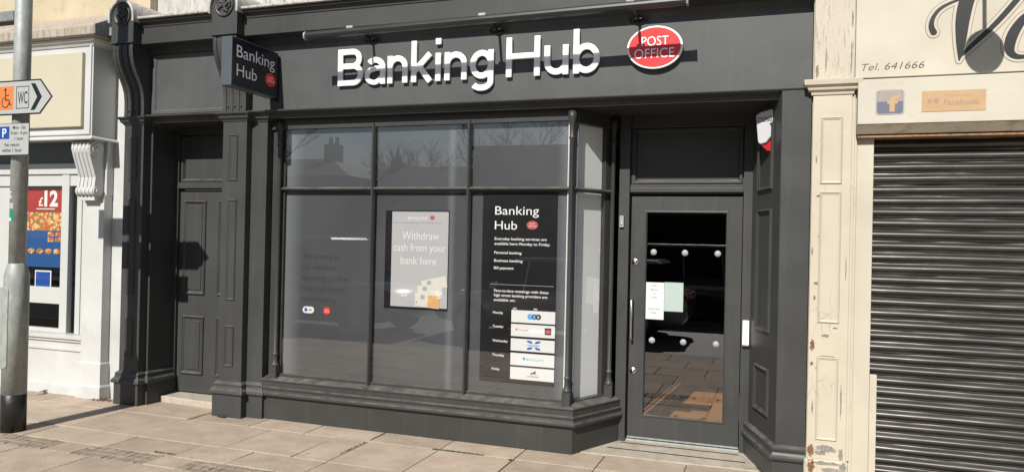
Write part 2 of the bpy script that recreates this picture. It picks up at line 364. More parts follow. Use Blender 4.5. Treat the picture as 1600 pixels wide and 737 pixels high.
# ================================================================== ground
def smix_ground():
    m = bpy.data.materials.new('sandstone_slabs'); m.use_nodes = True; t = m.node_tree; N = t.nodes; L = t.links
    p = N['Principled BSDF']; p.inputs['Roughness'].default_value = .85
    at = N.new('ShaderNodeAttribute'); at.attribute_name = 'tone'
    tc = N.new('ShaderNodeTexCoord')
    n = N.new('ShaderNodeTexNoise'); n.inputs['Scale'].default_value = 3.5; n.inputs['Detail'].default_value = 8; n.inputs['Roughness'].default_value = .7
    n1 = N.new('ShaderNodeTexNoise'); n1.inputs['Scale'].default_value = 90; n1.inputs['Detail'].default_value = 3
    L.new(tc.outputs['Object'], n.inputs['Vector']); L.new(tc.outputs['Object'], n1.inputs['Vector'])
    mx = N.new('ShaderNodeMix'); mx.data_type = 'RGBA'; mx.inputs[6].default_value = (.30, .237, .177, 1); mx.inputs[7].default_value = (.45, .365, .28, 1)
    r = N.new('ShaderNodeMapRange'); r.inputs[1].default_value = .3; r.inputs[2].default_value = .7; L.new(n.outputs[0], r.inputs[0]); L.new(r.outputs[0], mx.inputs[0])
    r1 = N.new('ShaderNodeMapRange'); r1.inputs[1].default_value = .3; r1.inputs[2].default_value = .7; r1.inputs[3].default_value = .82; r1.inputs[4].default_value = 1.14; L.new(n1.outputs[0], r1.inputs[0])
    ml = N.new('ShaderNodeMath'); ml.operation = 'MULTIPLY'; L.new(r1.outputs[0], ml.inputs[0]); L.new(at.outputs['Fac'], ml.inputs[1])
    v = N.new('ShaderNodeVectorMath'); v.operation = 'SCALE'; L.new(mx.outputs[2], v.inputs[0]); L.new(ml.outputs[0], v.inputs['Scale'])
    # lichen / gum spots
    vo = N.new('ShaderNodeTexVoronoi'); vo.inputs['Scale'].default_value = 3.1; L.new(tc.outputs['Object'], vo.inputs['Vector'])
    rs = N.new('ShaderNodeMapRange'); rs.inputs[1].default_value = .045; rs.inputs[2].default_value = .06; rs.inputs[3].default_value = 1; rs.inputs[4].default_value = 0; rs.clamp = True
    L.new(vo.outputs['Distance'], rs.inputs[0])
    ms = N.new('ShaderNodeMix'); ms.data_type = 'RGBA'; ms.inputs[7].default_value = (.17, .145, .12, 1); L.new(v.outputs[0], ms.inputs[6])
    hf = N.new('ShaderNodeMath'); hf.operation = 'MULTIPLY'; hf.inputs[1].default_value = .6; L.new(rs.outputs[0], hf.inputs[0]); L.new(hf.outputs[0], ms.inputs[0])
    L.new(ms.outputs[2], p.inputs['Base Color'])
    b = N.new('ShaderNodeBump'); b.inputs['Strength'].default_value = .5; b.inputs['Distance'].default_value = .004
    ad = N.new('ShaderNodeMath'); ad.operation = 'ADD'; L.new(n.outputs[0], ad.inputs[0]); L.new(n1.outputs[0], ad.inputs[1])
    L.new(ad.outputs[0], b.inputs['Height']); L.new(b.outputs[0], p.inputs['Normal'])
    return m
M['slab'] = smix_ground()
M['joint'] = mix2('joint_sand', (.17, .135, .10), (.10, .085, .06), (1, 1, 1), 20, .4, .6, .95, .5, 120)
M['asphalt'] = mix2('asphalt', (.12, .12, .118), (.17, .17, .165), (1, 1, 1), 60, .4, .6, .6, .6, 160)
M['stone'] = mix2('pale_step_stone', (.52, .47, .38), (.38, .32, .25), (1, 1, 1), 9, .45, .7, .8, .4, 90)
M['kerb'] = mat('granite_kerb', (.3, .29, .27), .8, var=.2, vscale=40, bump=.3)

def flat(name, x0, x1, y0, y1, z, m_):
    return structure(MB().add([(x0, y0, z), (x1, y0, z), (x1, y1, z), (x0, y1, z)], [(0, 1, 2, 3)]).build(name, m_))
flat('ground', -150, 150, -220, 60, -.16, M['asphalt'])
flat('pavement_bed', -40, 40, -4.5, 5.0, -.012, M['joint'])
flat('road', -60, 60, -12.6, -4.6, -.125, M['asphalt'])
structure(MB().box(-40, 40, -4.62, -4.5, -.15, -.002).build('kerb', M['kerb'], bevel=.015))
structure(MB().box(-60, 60, -12.72, -12.6, -.15, -.002).build('kerb', M['kerb'], bevel=.015))
structure(MB().box(-60, 60, -15.5, -12.72, -.15, -.003).build('far_pavement', M['kerb']))
structure(MB().box(-60, 60, -10.7, -10.58, -.1249, -.121).build('road_marking', mat('road_paint', (.6, .6, .57), .7)))

# slabs: one paved surface
vs, fs, tone = [], [], []
rnd = random.Random(3)
def slab(x0, x1, y0, y1, t=None, g=.004, dz=.0025, seg=True):
    z = [rnd.uniform(-dz, dz) for _ in range(4)]
    c = [(x0+g, y0+g), (x1-g, y0+g), (x1-g, y1-g), (x0+g, y1-g)]; b = .004
    ci = [(x0+g+b, y0+g+b), (x1-g-b, y0+g+b), (x1-g-b, y1-g-b), (x0+g+b, y1-g-b)]
    n = len(vs)
    for p in c: vs.append((p[0]+rnd.uniform(-.0015, .0015), p[1]+rnd.uniform(-.0015, .0015), -.02))
    for p, q in zip(c, z): vs.append((p[0], p[1], q-.003))
    for p, q in zip(ci, z): vs.append((p[0], p[1], q))
    tt = t or rnd.uniform(.88, 1.1)
    for k in (0, 4):
        for i in range(4):
            j = (i+1) % 4; fs.append((n+k+i, n+k+j, n+k+4+j, n+k+4+i)); tone.append(tt)
    fs.append((n+8, n+9, n+10, n+11)); tone.append(tt)
def row(y0, y1, xs, t=None):
    for a, b in zip(xs[:-1], xs[1:]): slab(a, b, y0, y1, t)
J = [-3.09+.62*k for k in range(0, 14)]
row(-.29, .32, [-9.3, -8.5, -7.6, -6.7, -5.75, -4.9, -4.27, -3.71]+J)
row(-.90, -.29, [-9.2, -8.3, -7.45, -6.55, -5.62, -4.95, -4.02, -3.40, -3.09]+J[1:])
row(-1.24, -.90, [-9.2, -8.0, -7.3, -6.5, -5.7, -4.84, -4.20, -3.72]+J)
row(-2.08, -1.47, [-9.2, -8.4, -7.6, -6.8, -6.05, -5.40, -4.72, -4.1, -3.45, -2.9]+[-2.47+.62*k for k in range(13)])
for r_ in range(4):
    y1 = -2.08-.61*r_; row(y1-.61, y1, [-9.2+.62*k+(.31 if r_ % 2 else 0) for k in range(24)])
row(.32, 1.2, [-9.3, -8.4, -7.5, -6.2])
# the course of small setts
x = -9.2
while x < 5.2:
    patch = (-6.4 < x < -5.3) or (-4.95 < x < -4.3) or (-4.0 < x < -3.2) or x < -7.5 or x > -2.6
    if patch:
        for j in range(3): slab(x, x+.075, -1.47+.0766*j, -1.47+.0766*(j+1), rnd.uniform(.58, .76), .0025, .003)
        x += .075
    else:
        slab(x, x+.3, -1.47, -1.24, rnd.uniform(.88, 1.0)); x += .3
me = bpy.data.meshes.new('pavement'); me.from_pydata(vs, [], fs); me.materials.append(M['slab'])
a = me.attributes.new('tone', 'FLOAT', 'FACE')
for i, t_ in enumerate(tone): a.data[i].value = t_
pv = bpy.data.objects.new('pavement', me); COL.objects.link(pv); structure(pv)

# ================================================================== SHOPFRONT
shop = thing('shopfront', (-2.8, 0, 0), 'charcoal painted traditional shopfront with bay window and two recessed doors', 'shopfront')
P = M['paint']; PL = M['paintlow']

def pilaster(path, x0, x1, yf, yb, ztop=2.69, panels=(), capz=True, base=None, mirror=None):
    b = MB(); b.prism([(x0, yf), (x1, yf), (x1, yb), (x0, yb)], .2, ztop, 'z')
    bp = [(-.04, .0), (.03, .0), (.03, .205), (.048, .207), (.052, .22), (.046, .24), (.03, .258), (.024, .275), (.026, .295), (.016, .308), (.004, .318), (-.04, .32)]
    b.sweep(path, bp)
    if capz:
        cp = [(-.03, 2.665), (.006, 2.665), (.012, 2.68), (.03, 2.695), (.034, 2.715), (.055, 2.73), (.058, 2.742), (-.03, 2.744)]
        b.sweep(path, cp)
    o = b.build('pilaster', P, shop, bevel=.003)
    q = MB()
    for (pa, pb, z0, z1) in panels: q.frame(pa, pb, z0, z1, RAISE(yf, .018, .012))
    if panels: q.build('panel_moulding', P, o)
    return o
pp = lambda a, b: [(a, b, .45, .82), (a, b, 1.05, 1.96), (a, b, 2.13, 2.55)]
pilaster([(-5.95, .2), (-5.95, -.07), (-5.715, -.07), (-5.715, .02), (-5.69, .02), (-5.69, .33)], -5.95, -5.715, -.07, .33, panels=pp(-5.885, -5.79))
pilaster([(-4.79, .3), (-4.79, -.07), (-4.53, -.07), (-4.53, .0), (-4.36, 0), (-4.36, .12)], -4.79, -4.53, -.07, .33, panels=pp(-4.72, -4.62))
MB().box(-4.53, -4.36, 0, .33, .3, 2.67).build('inner_pilaster', P, shop, bevel=.003)
# bead at the front of the side door reveal + reveal
b = MB(); b.box(-5.715, -5.69, .02, .4, .3, 2.67); b.build('reveal', P, shop, bevel=.003)
# right pilaster with splayed reveal
RV0, RV1 = Vector((-.19, .56)), Vector((.01, -.06))
b = MB(); b.prism([(.01, -.07), (.205, -.07), (.205, .66), (-.222, .66)], .12, 2.76, 'z')
bp = [(-.04, .0), (.03, .0), (.03, .155), (.042, .157), (.05, .168), (.05, .186), (.036, .196), (.028, .215), (.034, .232), (.034, .248), (.01, .262), (-.04, .265)]
b.sweep([(.01+(-.232)*.62/.73*1.06, .58), (.01, -.07), (.207, -.07)], bp)
pr = b.build('pilaster', P, shop, bevel=.003)
rd = (RV1-RV0).normalized()
RF = FR((RV0.x, RV0.y, 0), (rd.x, rd.y, 0), (0, 0, 1))   # local x along reveal towards the street
q = MB(RF)
for z0, z1 in ((.41, .75), (1.015, 1.92), (2.06, 2.55)): q.frame(.15, .49, z0, z1, RAISE(-.004, .03, .016))
q.build('panel_moulding', PL, pr)

# consoles and cap blocks
def console(x0, x1, disc=True):
    ctr = (x0+x1)/2
    S_ = [(-.235, 3.42), (-.238, 3.36), (-.232, 3.29), (-.215, 3.22), (-.185, 3.15), (-.15, 3.09), (-.118, 3.03), (-.098, 2.97), (-.088, 2.90), (-.086, 2.84), (-.088, 2.744)]
    c = MB(); W_ = x1-x0
    for i in range(7):
        a_, b_ = x0+W_*i/7, x0+W_*(i+1)/7; d = .0 if i % 2 == 0 else .007
        c.prism([(y+d, z) for y, z in S_]+[(.33, 2.744), (.33, 3.42)], a_, b_, 'x')
    for k in range(3): c.lathe((x0+W_*(1.5+2*k)/7 if k < 3 else 0, -.084, 2.80), [(.001, -.014), (.007, -.010), (.009, 0), (.002, .004)], 8, 'y')
    o = c.build('console', P, shop, bevel=.002)
    k = MB(); arch = [(x0-.012, 3.42)]+[(x1+.012, 3.42)]
    rr = (x1-x0)/2+.012
    arch += [(ctr+rr*math.cos(t), 3.66+rr*math.sin(t)) for t in [math.pi*i/20 for i in range(21)]]
    k.prism(arch, -.245, .35, 'y')
    k.prism([(x0-.018, 3.405), (x1+.018, 3.405), (x1+.022, 3.42), (x0-.022, 3.42)], -.255, .05, 'y')
    blk = k.build('cap_block', P, o, bevel=.003)
    r_ = MB()
    r_.lathe((ctr, -.245, 3.665), [(.098, 0), (.098, -.012), (.086, -.014), (.08, -.004)], 28, 'y')
    rg = random.Random(int(x0*100))
    for i in range(26):
        a_ = rg.uniform(0, 6.28); rad = rg.uniform(0, .07); s_ = rg.uniform(.012, .026)
        r_.lathe((ctr+rad*math.cos(a_), -.247, 3.665+rad*math.sin(a_)), [(s_, 0), (s_*.8, -.012), (s_*.3, -.02)], 7, 'y')
    r_.build('rosette', mat('dark_iron_rosette', (.05, .05, .05), .5, var=.5, vscale=30), o)
    h = MB(); outer = [(ctr+(rr+.022)*math.cos(t), 3.66+(rr+.022)*math.sin(t)) for t in [math.pi*i/20 for i in range(21)]]
    inner = [(ctr+(rr+.001)*math.cos(t), 3.66+(rr+.001)*math.sin(t)) for t in [math.pi*i/20 for i in range(20, -1, -1)]]
    h.prism([(ctr+rr+.022, 3.60)]+outer+[(ctr-rr-.022, 3.60), (ctr-rr-.001, 3.60)]+inner+[(ctr+rr+.001, 3.60)], -.27, .45, 'y')
    h.build('hood', M['flash'], o, bevel=.003)
console(-5.945, -5.705); console(-4.785, -4.535)

# entablature
FZ = [(-.03, 2.69), (.012, 2.69), (.014, 2.705), (.024, 2.712), (.026, 2.728), (.05, 2.734), (.075, 2.742), (.08, 2.75), (.08, 2.758), (.0, 2.768), (-.03, 2.768)]
CZ = [(-.03, 3.34), (.004, 3.34), (.012, 3.352), (.03, 3.365), (.04, 3.39), (.045, 3.412), (.15, 3.412), (.15, 3.562), (.158, 3.566), (.16, 3.58), (.175, 3.595), (.195, 3.605), (.2, 3.622), (-.03, 3.63)]
for x0, x1, nm in ((-5.70, -4.79, 'a'), (-4.53, .207, 'b')):
    b = MB(); b.sweep([(x0, 0), (x1, 0)], FZ); b.build('frieze_moulding', P, shop, bevel=.0015)
    b = MB(); b.sweep([(x0, 0), (x1, 0)], CZ); b.build('cornice', P, shop, bevel=.002)
    b = MB(); b.box(x0, x1, 0, .035, 2.76, 3.35)
    if nm == 'a': b.frame(x0+.02, x1-.01, 2.775, 3.335, [(0, 0), (0, -.012), (.03, -.012), (.04, 0)])
    b.build('fascia_board', M['sign'], shop, bevel=.002)
    g = MB(); g.prism([(-.225, 3.63), (-.228, 3.648), (-.21, 3.655), (.32, 3.80), (.32, 3.76), (-.2, 3.628)], x0+.012, x1, 'x')
    g.build('roof_flashing', M['flash'], shop, bevel=.003)
# beam and soffits behind
MB().box(-4.36, .009, .03, .7, 2.70, 3.5).build('lintel', P, shop)
MB().box(-5.69, -4.79, .035, .55, 2.70, 3.5).build('lintel', P, shop)

# stall riser with mouldings
ribpath = [(-4.36, 0), (-1.475, 0), (-1.218, .54)]
b = MB(); b.sweep(ribpath, [(-.12, 0), (0, 0), (0, .212), (-.12, .212)]); b.build('stall_riser', PL, shop, bevel=.004)
b = MB(); b.sweep(ribpath, [(-.12, .2125), (.03, .2125), (.036, .222), (.034, .236), (.02, .25), (.016, .266), (.022, .276), (.022, .288), (.008, .294), (.006, .335), (.012, .342), (.012, .352), (0, .36), (-.09, .382), (-.12, .382)])
b.build('window_sill', PL, shop, bevel=.002)

# window: frames, columns
GA = Vector((-1.53, .075)); gd = Vector((.43, .903)).normalized()
GF = FR((GA.x, GA.y, 0), (gd.x, gd.y, 0), (0, 0, 1))
win = MB()
for x_ in (-3.311, -2.416):
    win.prism([(x_-.02, .1), (x_-.018, .07), (x_-.007, .045), (x_+.007, .045), (x_+.018, .07), (x_+.02, .1)], .37, 2.63, 'z')
win.prism([(.1, 2.044), (.07, 2.048), (.05, 2.058), (.05, 2.068), (.07, 2.08), (.1, 2.084)], -4.25, -1.53, 'x')
win.box(-4.36, -1.53, .06, .13, 2.60, 2.71); win.box(-4.36, -4.22, .085, .13, .37, 2.62)
win.box(-4.28, -1.53, .07, .12, .36, .40)
win.m = GF
win.prism([(.03, 2.044), (.0, 2.048), (-.02, 2.058), (-.02, 2.068), (0, 2.08), (.03, 2.084)], .0, .50, 'x')
win.box(0, .50, -.005, .05, 2.59, 2.71); win.box(.425, .50, .01, .05, .36, 2.60); win.box(0.02, .5, -.004, .05, .355, .39)
wf = win.build('window_frame', PL, shop, bevel=.002)
def column(x_, y_, z0=.375, z1=2.67, cap=True):
    c = MB(); c.box(x_-.033, x_+.033, y_-.033, y_+.033, z0-.02, z0+.095)
    c.lathe((x_, y_, z0+.095), [(.033, 0), (.036, .012), (.03, .022), (.022, .05), (.019, .09), (.024, .1), (.027, .108), (.024, .116), (.0185, .125), (.0185, z1-z0-.32), (.025, z1-z0-.31), (.026, z1-z0-.30), (.0195, z1-z0-.29), (.021, z1-z0-.20), (.033, z1-z0-.15), (.036, z1-z0-.095)], 16)
    return c.build('column', PL, shop)
column(-4.258, .05); column(-1.536, .045); column(-1.300, .50)

# panes and films
def pane(x0, x1, z0, z1, mt=None, F_=None, y=.08, par=None):
    return MB(F_).add([(x0, y, z0), (x1, y, z0), (x1, y, z1), (x0, y, z1)], [(0, 1, 2, 3)]).build('glass_pane', mt or M['glass'], par or shop)
for (a_, b_) in ((-4.24, -3.325), (-3.297, -2.43), (-2.402, -1.545)):
    pane(a_, b_, .40, 2.044); pane(a_, b_, 2.084, 2.60)
pane(.02, .42, .39, 2.044, F_=GF, y=.012); pane(.02, .42, 2.084, 2.59, F_=GF, y=.012)
# grey film with paler soft-edged strips
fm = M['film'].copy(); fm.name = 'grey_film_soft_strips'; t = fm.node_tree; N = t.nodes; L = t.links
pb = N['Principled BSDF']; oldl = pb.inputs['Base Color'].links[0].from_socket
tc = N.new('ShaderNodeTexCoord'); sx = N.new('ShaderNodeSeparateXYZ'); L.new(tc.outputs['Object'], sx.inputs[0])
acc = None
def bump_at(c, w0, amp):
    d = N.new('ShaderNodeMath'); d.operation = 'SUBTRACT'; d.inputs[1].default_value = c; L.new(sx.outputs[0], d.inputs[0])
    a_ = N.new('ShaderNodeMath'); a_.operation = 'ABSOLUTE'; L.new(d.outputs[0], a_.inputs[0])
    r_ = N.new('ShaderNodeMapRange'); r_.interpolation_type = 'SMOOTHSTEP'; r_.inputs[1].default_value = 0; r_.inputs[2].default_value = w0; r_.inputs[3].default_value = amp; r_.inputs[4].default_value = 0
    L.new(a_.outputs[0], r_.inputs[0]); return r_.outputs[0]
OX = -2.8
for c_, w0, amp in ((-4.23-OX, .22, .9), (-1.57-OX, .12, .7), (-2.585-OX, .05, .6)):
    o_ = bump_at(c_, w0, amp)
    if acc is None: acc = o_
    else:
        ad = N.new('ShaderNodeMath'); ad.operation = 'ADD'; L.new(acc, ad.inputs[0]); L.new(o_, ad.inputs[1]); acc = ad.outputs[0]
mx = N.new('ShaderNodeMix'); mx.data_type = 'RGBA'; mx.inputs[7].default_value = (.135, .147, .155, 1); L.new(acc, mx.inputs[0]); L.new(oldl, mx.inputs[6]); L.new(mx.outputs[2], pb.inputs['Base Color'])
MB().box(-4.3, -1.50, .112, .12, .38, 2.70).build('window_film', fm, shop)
MB(GF).box(.0, .5, .05, .056, .38, 2.70).build('window_film', M['frost'], shop)

# door bay
RD = FRONT
df = MB()
df.box(-1.255, -1.168, .54, .66, .0, 2.71); df.box(-.262, -.185, .575, .66, .0, 2.71)
df.box(-1.168, -.262, .575, .66, 2.055, 2.13); df.box(-1.168, -.262, .555, .66, 2.068, 2.105); df.box(-1.168, -.262, .575, .66, 2.60, 2.71)
df.box(-1.168, -1.150, .60, .66, 2.13, 2.60)
dfo = df.build('door_frame', P, shop, bevel=.003)
b = MB(); b.box(-1.168, -.262, .63, .65, 2.12, 2.61); b.frame(-1.155, -.275, 2.14, 2.595, [(0, .63), (0, .60), (.02, .60), (.035, .63)]); b.build('transom_panel', P, shop, bevel=.002)
# leaf
d = MB()
d.box(-1.158, -1.044, .60, .645, .03, 2.038); d.box(-.376, -.268, .60, .645, .03, 2.038)
d.box(-1.044, -.376, .60, .645, 1.917, 2.038); d.box(-1.044, -.376, .60, .645, .03, .215)
door = d.build('entrance_door', P, shop, bevel=.002)
b = MB(); b.frame(-1.046, -.374, .213, 1.919, [(0, .606), (0, .596), (.012, .594), (.02, .606), (.02, .615), (0, .615)]); b.build('glazing_bead', P, door)
MB().add([(-1.04, .62, .21), (-.38, .62, .21), (-.38, .62, 1.92), (-1.04, .62, 1.92)], [(0, 1, 2, 3)]).build('glass_pane', M['glassdoor'], door)
MB().box(-1.158, -.268, .594, .60, .03, .042).build('drip_bar', M['galv'], door)
MB().box(-1.17, -.26, .585, .66, .0, .02).build('threshold', M['galv'], door, bevel=.004)
MB().tube([(-1.135, .60, 1.18), (-1.135, .555, 1.18), (-1.135, .545, 1.165), (-1.133, .545, .86), (-1.133, .555, .845), (-1.133, .60, .845)], .0095, 10).build('handle', M['steel'], door)
for z_ in (1.49, .585):
    MB().lathe((-1.118, .60, z_), [(.029, 0), (.029, -.006), (.024, -.010), (.010, -.011), (.010, -.020), (.002, -.021)], 20, 'y').build('lock', M['steel'], door)
for z_ in (1.575, .845):
    for x_ in (-.97, -.715, -.455):
        o_ = MB().lathe((x_, .6175, z_), [(.0255, 0), (.0255, -.0008), (.001, -.0009)], 24, 'y').build('dot', mat('frosted_dot', (.42, .42, .42), .5), door)
# side door
sd = MB()
sd.box(-5.69, -5.66, .33, .42, .07, 2.70); sd.box(-5.66, -4.79, .33, .42, 2.08, 2.15); sd.box(-5.66, -4.79, .315, .42, 2.09, 2.13); sd.box(-5.66, -4.79, .33, .42, 2.62, 2.70)
sd.box(-5.66, -4.79, .38, .40, 2.14, 2.63)
sd.frame(-5.655, -4.80, 2.155, 2.615, [(0, .38), (0, .355), (.02, .352), (.035, .38)])
sd.build('door_frame', P, shop, bevel=.003)
s2 = MB(); s2.box(-5.655, -4.79, .36, .40, .075, 2.075)
sdo = s2.build('side_door', P, shop, bevel=.002)
for (x0, x1) in ((-5.60, -5.33), (-5.18, -4.91)):
    for (z0, z1) in ((.25, .83), (1.04, 1.97)):
        q = MB(); q.frame(x0, x1, z0, z1, RAISE(.36, .03, .022)); q.box(x0+.05, x1-.05, .352, .365, z0+.05, z1-.05); q.build('door_panel', P, sdo, bevel=.003)
# steps
MB().prism([(-5.685, .16), (-4.80, .10), (-4.80, .42), (-5.685, .42)], -.01, .06, 'z').build('door_step', M['stone'], shop, bevel=.01)
b = MB(); b.prism([(-1.43, .09), (-.10, .12), (-.19, .62), (-1.21, .62)], -.012, .008, 'z'); st = b.build('threshold_slab', M['stone'], shop, bevel=.003)
q = MB()
for y_, x0, x1 in ((.50, -1.19, -.26), (.30, -1.26, -.2)): q.box(x0, x1, y_-.012, y_+.012, .0082, .0095)
q.build('grip_strip', mat('grip_strip_dark', (.05, .045, .04), .8), st)
# interior lobby
b = MB(); b.add([(-4.4, .67, .002), (2.5, .67, .002), (2.5, 5.5, .002), (-4.4, 5.5, .002)], [(0, 1, 2, 3)]); b.build('interior_floor', M['woodfloor'], shop)
b = MB(); b.box(-2.0, -1.9, .67, 5.5, 0, 2.7); b.box(.3, .4, .67, 5.5, 0, 2.7); b.box(-2, .4, 5.5, 5.6, 0, 2.8); b.box(-4.4, 2.5, .67, 5.6, 2.7, 2.8)
b.build('interior_wall', M['interior'], shop)
# small fittings on the frame
kp = thing('door_bell', (-1.225, .54, 1.77), 'small grey door bell unit on the frame left of the glazed door', 'door bell')
MB().box(-1.243, -1.207, .515, .5395, 1.775, 1.87).build('housing', M['galv'], kp, bevel=.004)
MB().lathe((-1.225, .5148, 1.80), [(.01, 0), (.01, -.004), (.003, -.005)], 14, 'y').build('button', M['steel'], kp)
pbn = thing('push_plate', (-.225, .575, .85), 'white slim push button plate on the frame right of the glazed door', 'push plate')
MB().box(-.25, -.20, .555, .5745, .86, 1.055).build('cover', M['letter'], pbn, bevel=.006)
MB().box(-.253, -.197, .552, .5745, .845, .859).build('base', M['black'], pbn, bevel=.002)
# upper wall of the building (weathered stone above the roof flashing)
M['rubble'] = mix2('pale_weathered_stone', (.60, .58, .53), (.36, .33, .29), (3, 3, 1), 4, .5, .7, .85, .4, 40)
b = MB(); b.box(-5.95, .21, .30, .5, 3.6, 8.0); b.build('upper_wall', M['rubble'], shop)
b = MB(); rg = random.Random(5)
x_ = -5.6
while x_ < .2:
    b.box(x_, x_+.33, .28, .31, 3.80, 3.805+rg.uniform(.18, .26)); b.box(x_+.1, x_+.5, .285, .31, 4.08, 4.35); x_ += .42
b.build('stone_course', M['flash'], shop, bevel=.01)

# ================================================================== fascia lettering
fl = thing('fascia_lettering', (-2.5, 0, 2.93), 'large raised white letters reading Banking Hub on the dark fascia board', 'sign lettering')
def stroke(mb, pts, wd, y, th, n=1, closed=False):
    """solid constant-width stroke, butt ends, in the XZ plane"""
    Q = catmull(pts, n) if n > 1 else list(pts); L_, R_ = [], []; k = len(Q)
    for i, p in enumerate(Q):
        p = Vector(p); a = Vector(Q[i-1]) if (i > 0 or closed) else p; b_ = Vector(Q[(i+1) % k]) if (i < k-1 or closed) else p
        d = (b_-a).normalized(); q = Vector((-d.y, d.x))*wd/2; L_.append(p+q); R_.append(p-q)
    vs_ = [(v.x, yy, v.y) for yy in (y-th, y) for v in L_+R_]; o = 2*k; fs_ = []
    for i in range(k if closed else k-1):
        j = (i+1) % k
        fs_ += [(i, j, k+j, k+i), (o+i, o+j, o+k+j, o+k+i), (i, j, o+j, o+i), (k+i, k+j, o+k+j, o+k+i)]
    if not closed: fs_ += [(0, k, o+k, o), (k-1, 2*k-1, o+2*k-1, o+k-1)]
    mb.add(vs_, fs_)
def arc(cx, cz, rx, rz, a0, a1, n=22): return [(cx+rx*math.cos(R(a0+(a1-a0)*i/n)), cz+rz*math.sin(R(a0+(a1-a0)*i/n))) for i in range(n+1)]
def sans(mb, ch, x0, x1, zb, y, th, w=.048, cap=.315, xh=.232):
    h = w/2; l, r = x0+h, x1-h; zt = zb+xh-h; c = (l+r)/2; rx = (r-l)/2; cz = zb+xh/2; rz = xh/2-h; y2 = y; t2 = th+.0004
    if ch == 'B':
        mid = zb+cap*.53; zc = zb+cap
        stroke(mb, [(l, zb), (l, zc)], w, y, th)
        r1 = (zc-h-mid)/2; r2 = (mid-zb-h)/2
        stroke(mb, [(l, zc-h), (r-r1-.014, zc-h)]+arc(r-r1-.014, mid+r1, r1, r1, 90, -90)+[(l, mid)], w, y, t2)
        stroke(mb, [(l, mid), (r-r2, mid)]+arc(r-r2, zb+h+r2, r2, r2, 90, -90)+[(l, zb+h)], w, y, t2+.0004)
    elif ch == 'H':
        for x_ in (l, r): stroke(mb, [(x_, zb), (x_, zb+cap)], w, y, th)
        stroke(mb, [(l, zb+cap*.52), (r, zb+cap*.52)], w*.95, y, t2)
    elif ch == 'a':
        stroke(mb, [(r, zb), (r, zt-rx*.95)]+arc(c, zt-rx*.95, rx, rx*.95, 0, 140), w, y, th)
        bz = (xh*.60-h)/2; stroke(mb, [(r, zb+xh*.60-h*.1), (c, zb+xh*.60-h*.1)]+arc(c-.006, zb+h*.95+bz-.006, rx-.004, bz, 90, 290)+[(r-.005, zb+h+.04)], w*.86, y, t2)
    elif ch == 'n':
        stroke(mb, [(l, zb), (l, zb+xh)], w, y, th)
        stroke(mb, [(r, zb), (r, zt-rx*1.0)]+arc(c, zt-rx*1.0, rx, rx, 0, 165), w, y, t2)
    elif ch == 'u':
        stroke(mb, [(r, zb), (r, zb+xh)], w, y, th)
        stroke(mb, [(l, zb+xh), (l, zb+h+rx)]+arc(c, zb+h+rx, rx, rx, 180, 345), w, y, t2)
    elif ch == 'k':
        stroke(mb, [(l, zb), (l, zb+cap+.03)], w, y, th)
        stroke(mb, [(l+.01, zb+xh*.42), (x1-.028, zb+xh)], w*.98, y, t2)
        stroke(mb, [(l+.045, zb+xh*.60), (x1-.026, zb)], w*1.02, y, t2+.0004)
    elif ch == 'i':
        stroke(mb, [(c, zb), (c, zb+xh)], w, y, th); stroke(mb, [(c, zb+cap-.012), (c, zb+cap+.038)], w*1.04, y, th)
    elif ch == 'g':
        stroke(mb, arc(c, cz, rx, rz, 0, 360, 36)[:-1], w, y, th, closed=True)
        stroke(mb, [(r, zb+xh), (r, zb-.015)]+arc(c, zb-.022, rx, .052, 0, -150), w, y, t2)
    elif ch == 'b':
        stroke(mb, arc(c, cz, rx, rz, 0, 360, 36)[:-1], w, y, th, closed=True)
        stroke(mb, [(l, zb), (l, zb+cap+.03)], w, y, t2)
LET = [('B', -3.624, -3.378), ('a', -3.359, -3.162), ('n', -3.141, -2.952), ('k', -2.918, -2.718), ('i', -2.701, -2.643), ('n', -2.614, -2.415), ('g', -2.387, -2.182), ('H', -2.075, -1.792), ('u', -1.757, -1.56), ('b', -1.523, -1.312)]
for ch, a_, b_ in LET:
    mb = MB(); sans(mb, ch, a_, b_, 2.945, -.014, .02); lo = mb.build('letter', M['letteracrylic'], fl)
    rm = lo.modifiers.new('remesh', 'REMESH'); rm.mode = 'VOXEL'; rm.voxel_size = .003
po = thing('oval_sign', (-.893, 0, 2.95), 'red oval POST OFFICE sign with white rim on the fascia', 'oval sign')
MB().prism(ellipse(-.893, 3.107, .207, .160, 56), -.05, -.022, 'y').build('rim', M['letter'], po, bevel=.003)
MB().prism(ellipse(-.893, 3.107, .192, .146, 56), -.055, -.045, 'y').build('face', M['red'], po)
mb = MB(); text(mb, 'POST', -.99, 3.118, .068, -.0555, x1=-.79, offset=-.005); text(mb, 'OFFICE', -1.043, 3.026, .070, -.0555, x1=-.748, offset=-.005); mb.build('lettering', M['letter'], po)

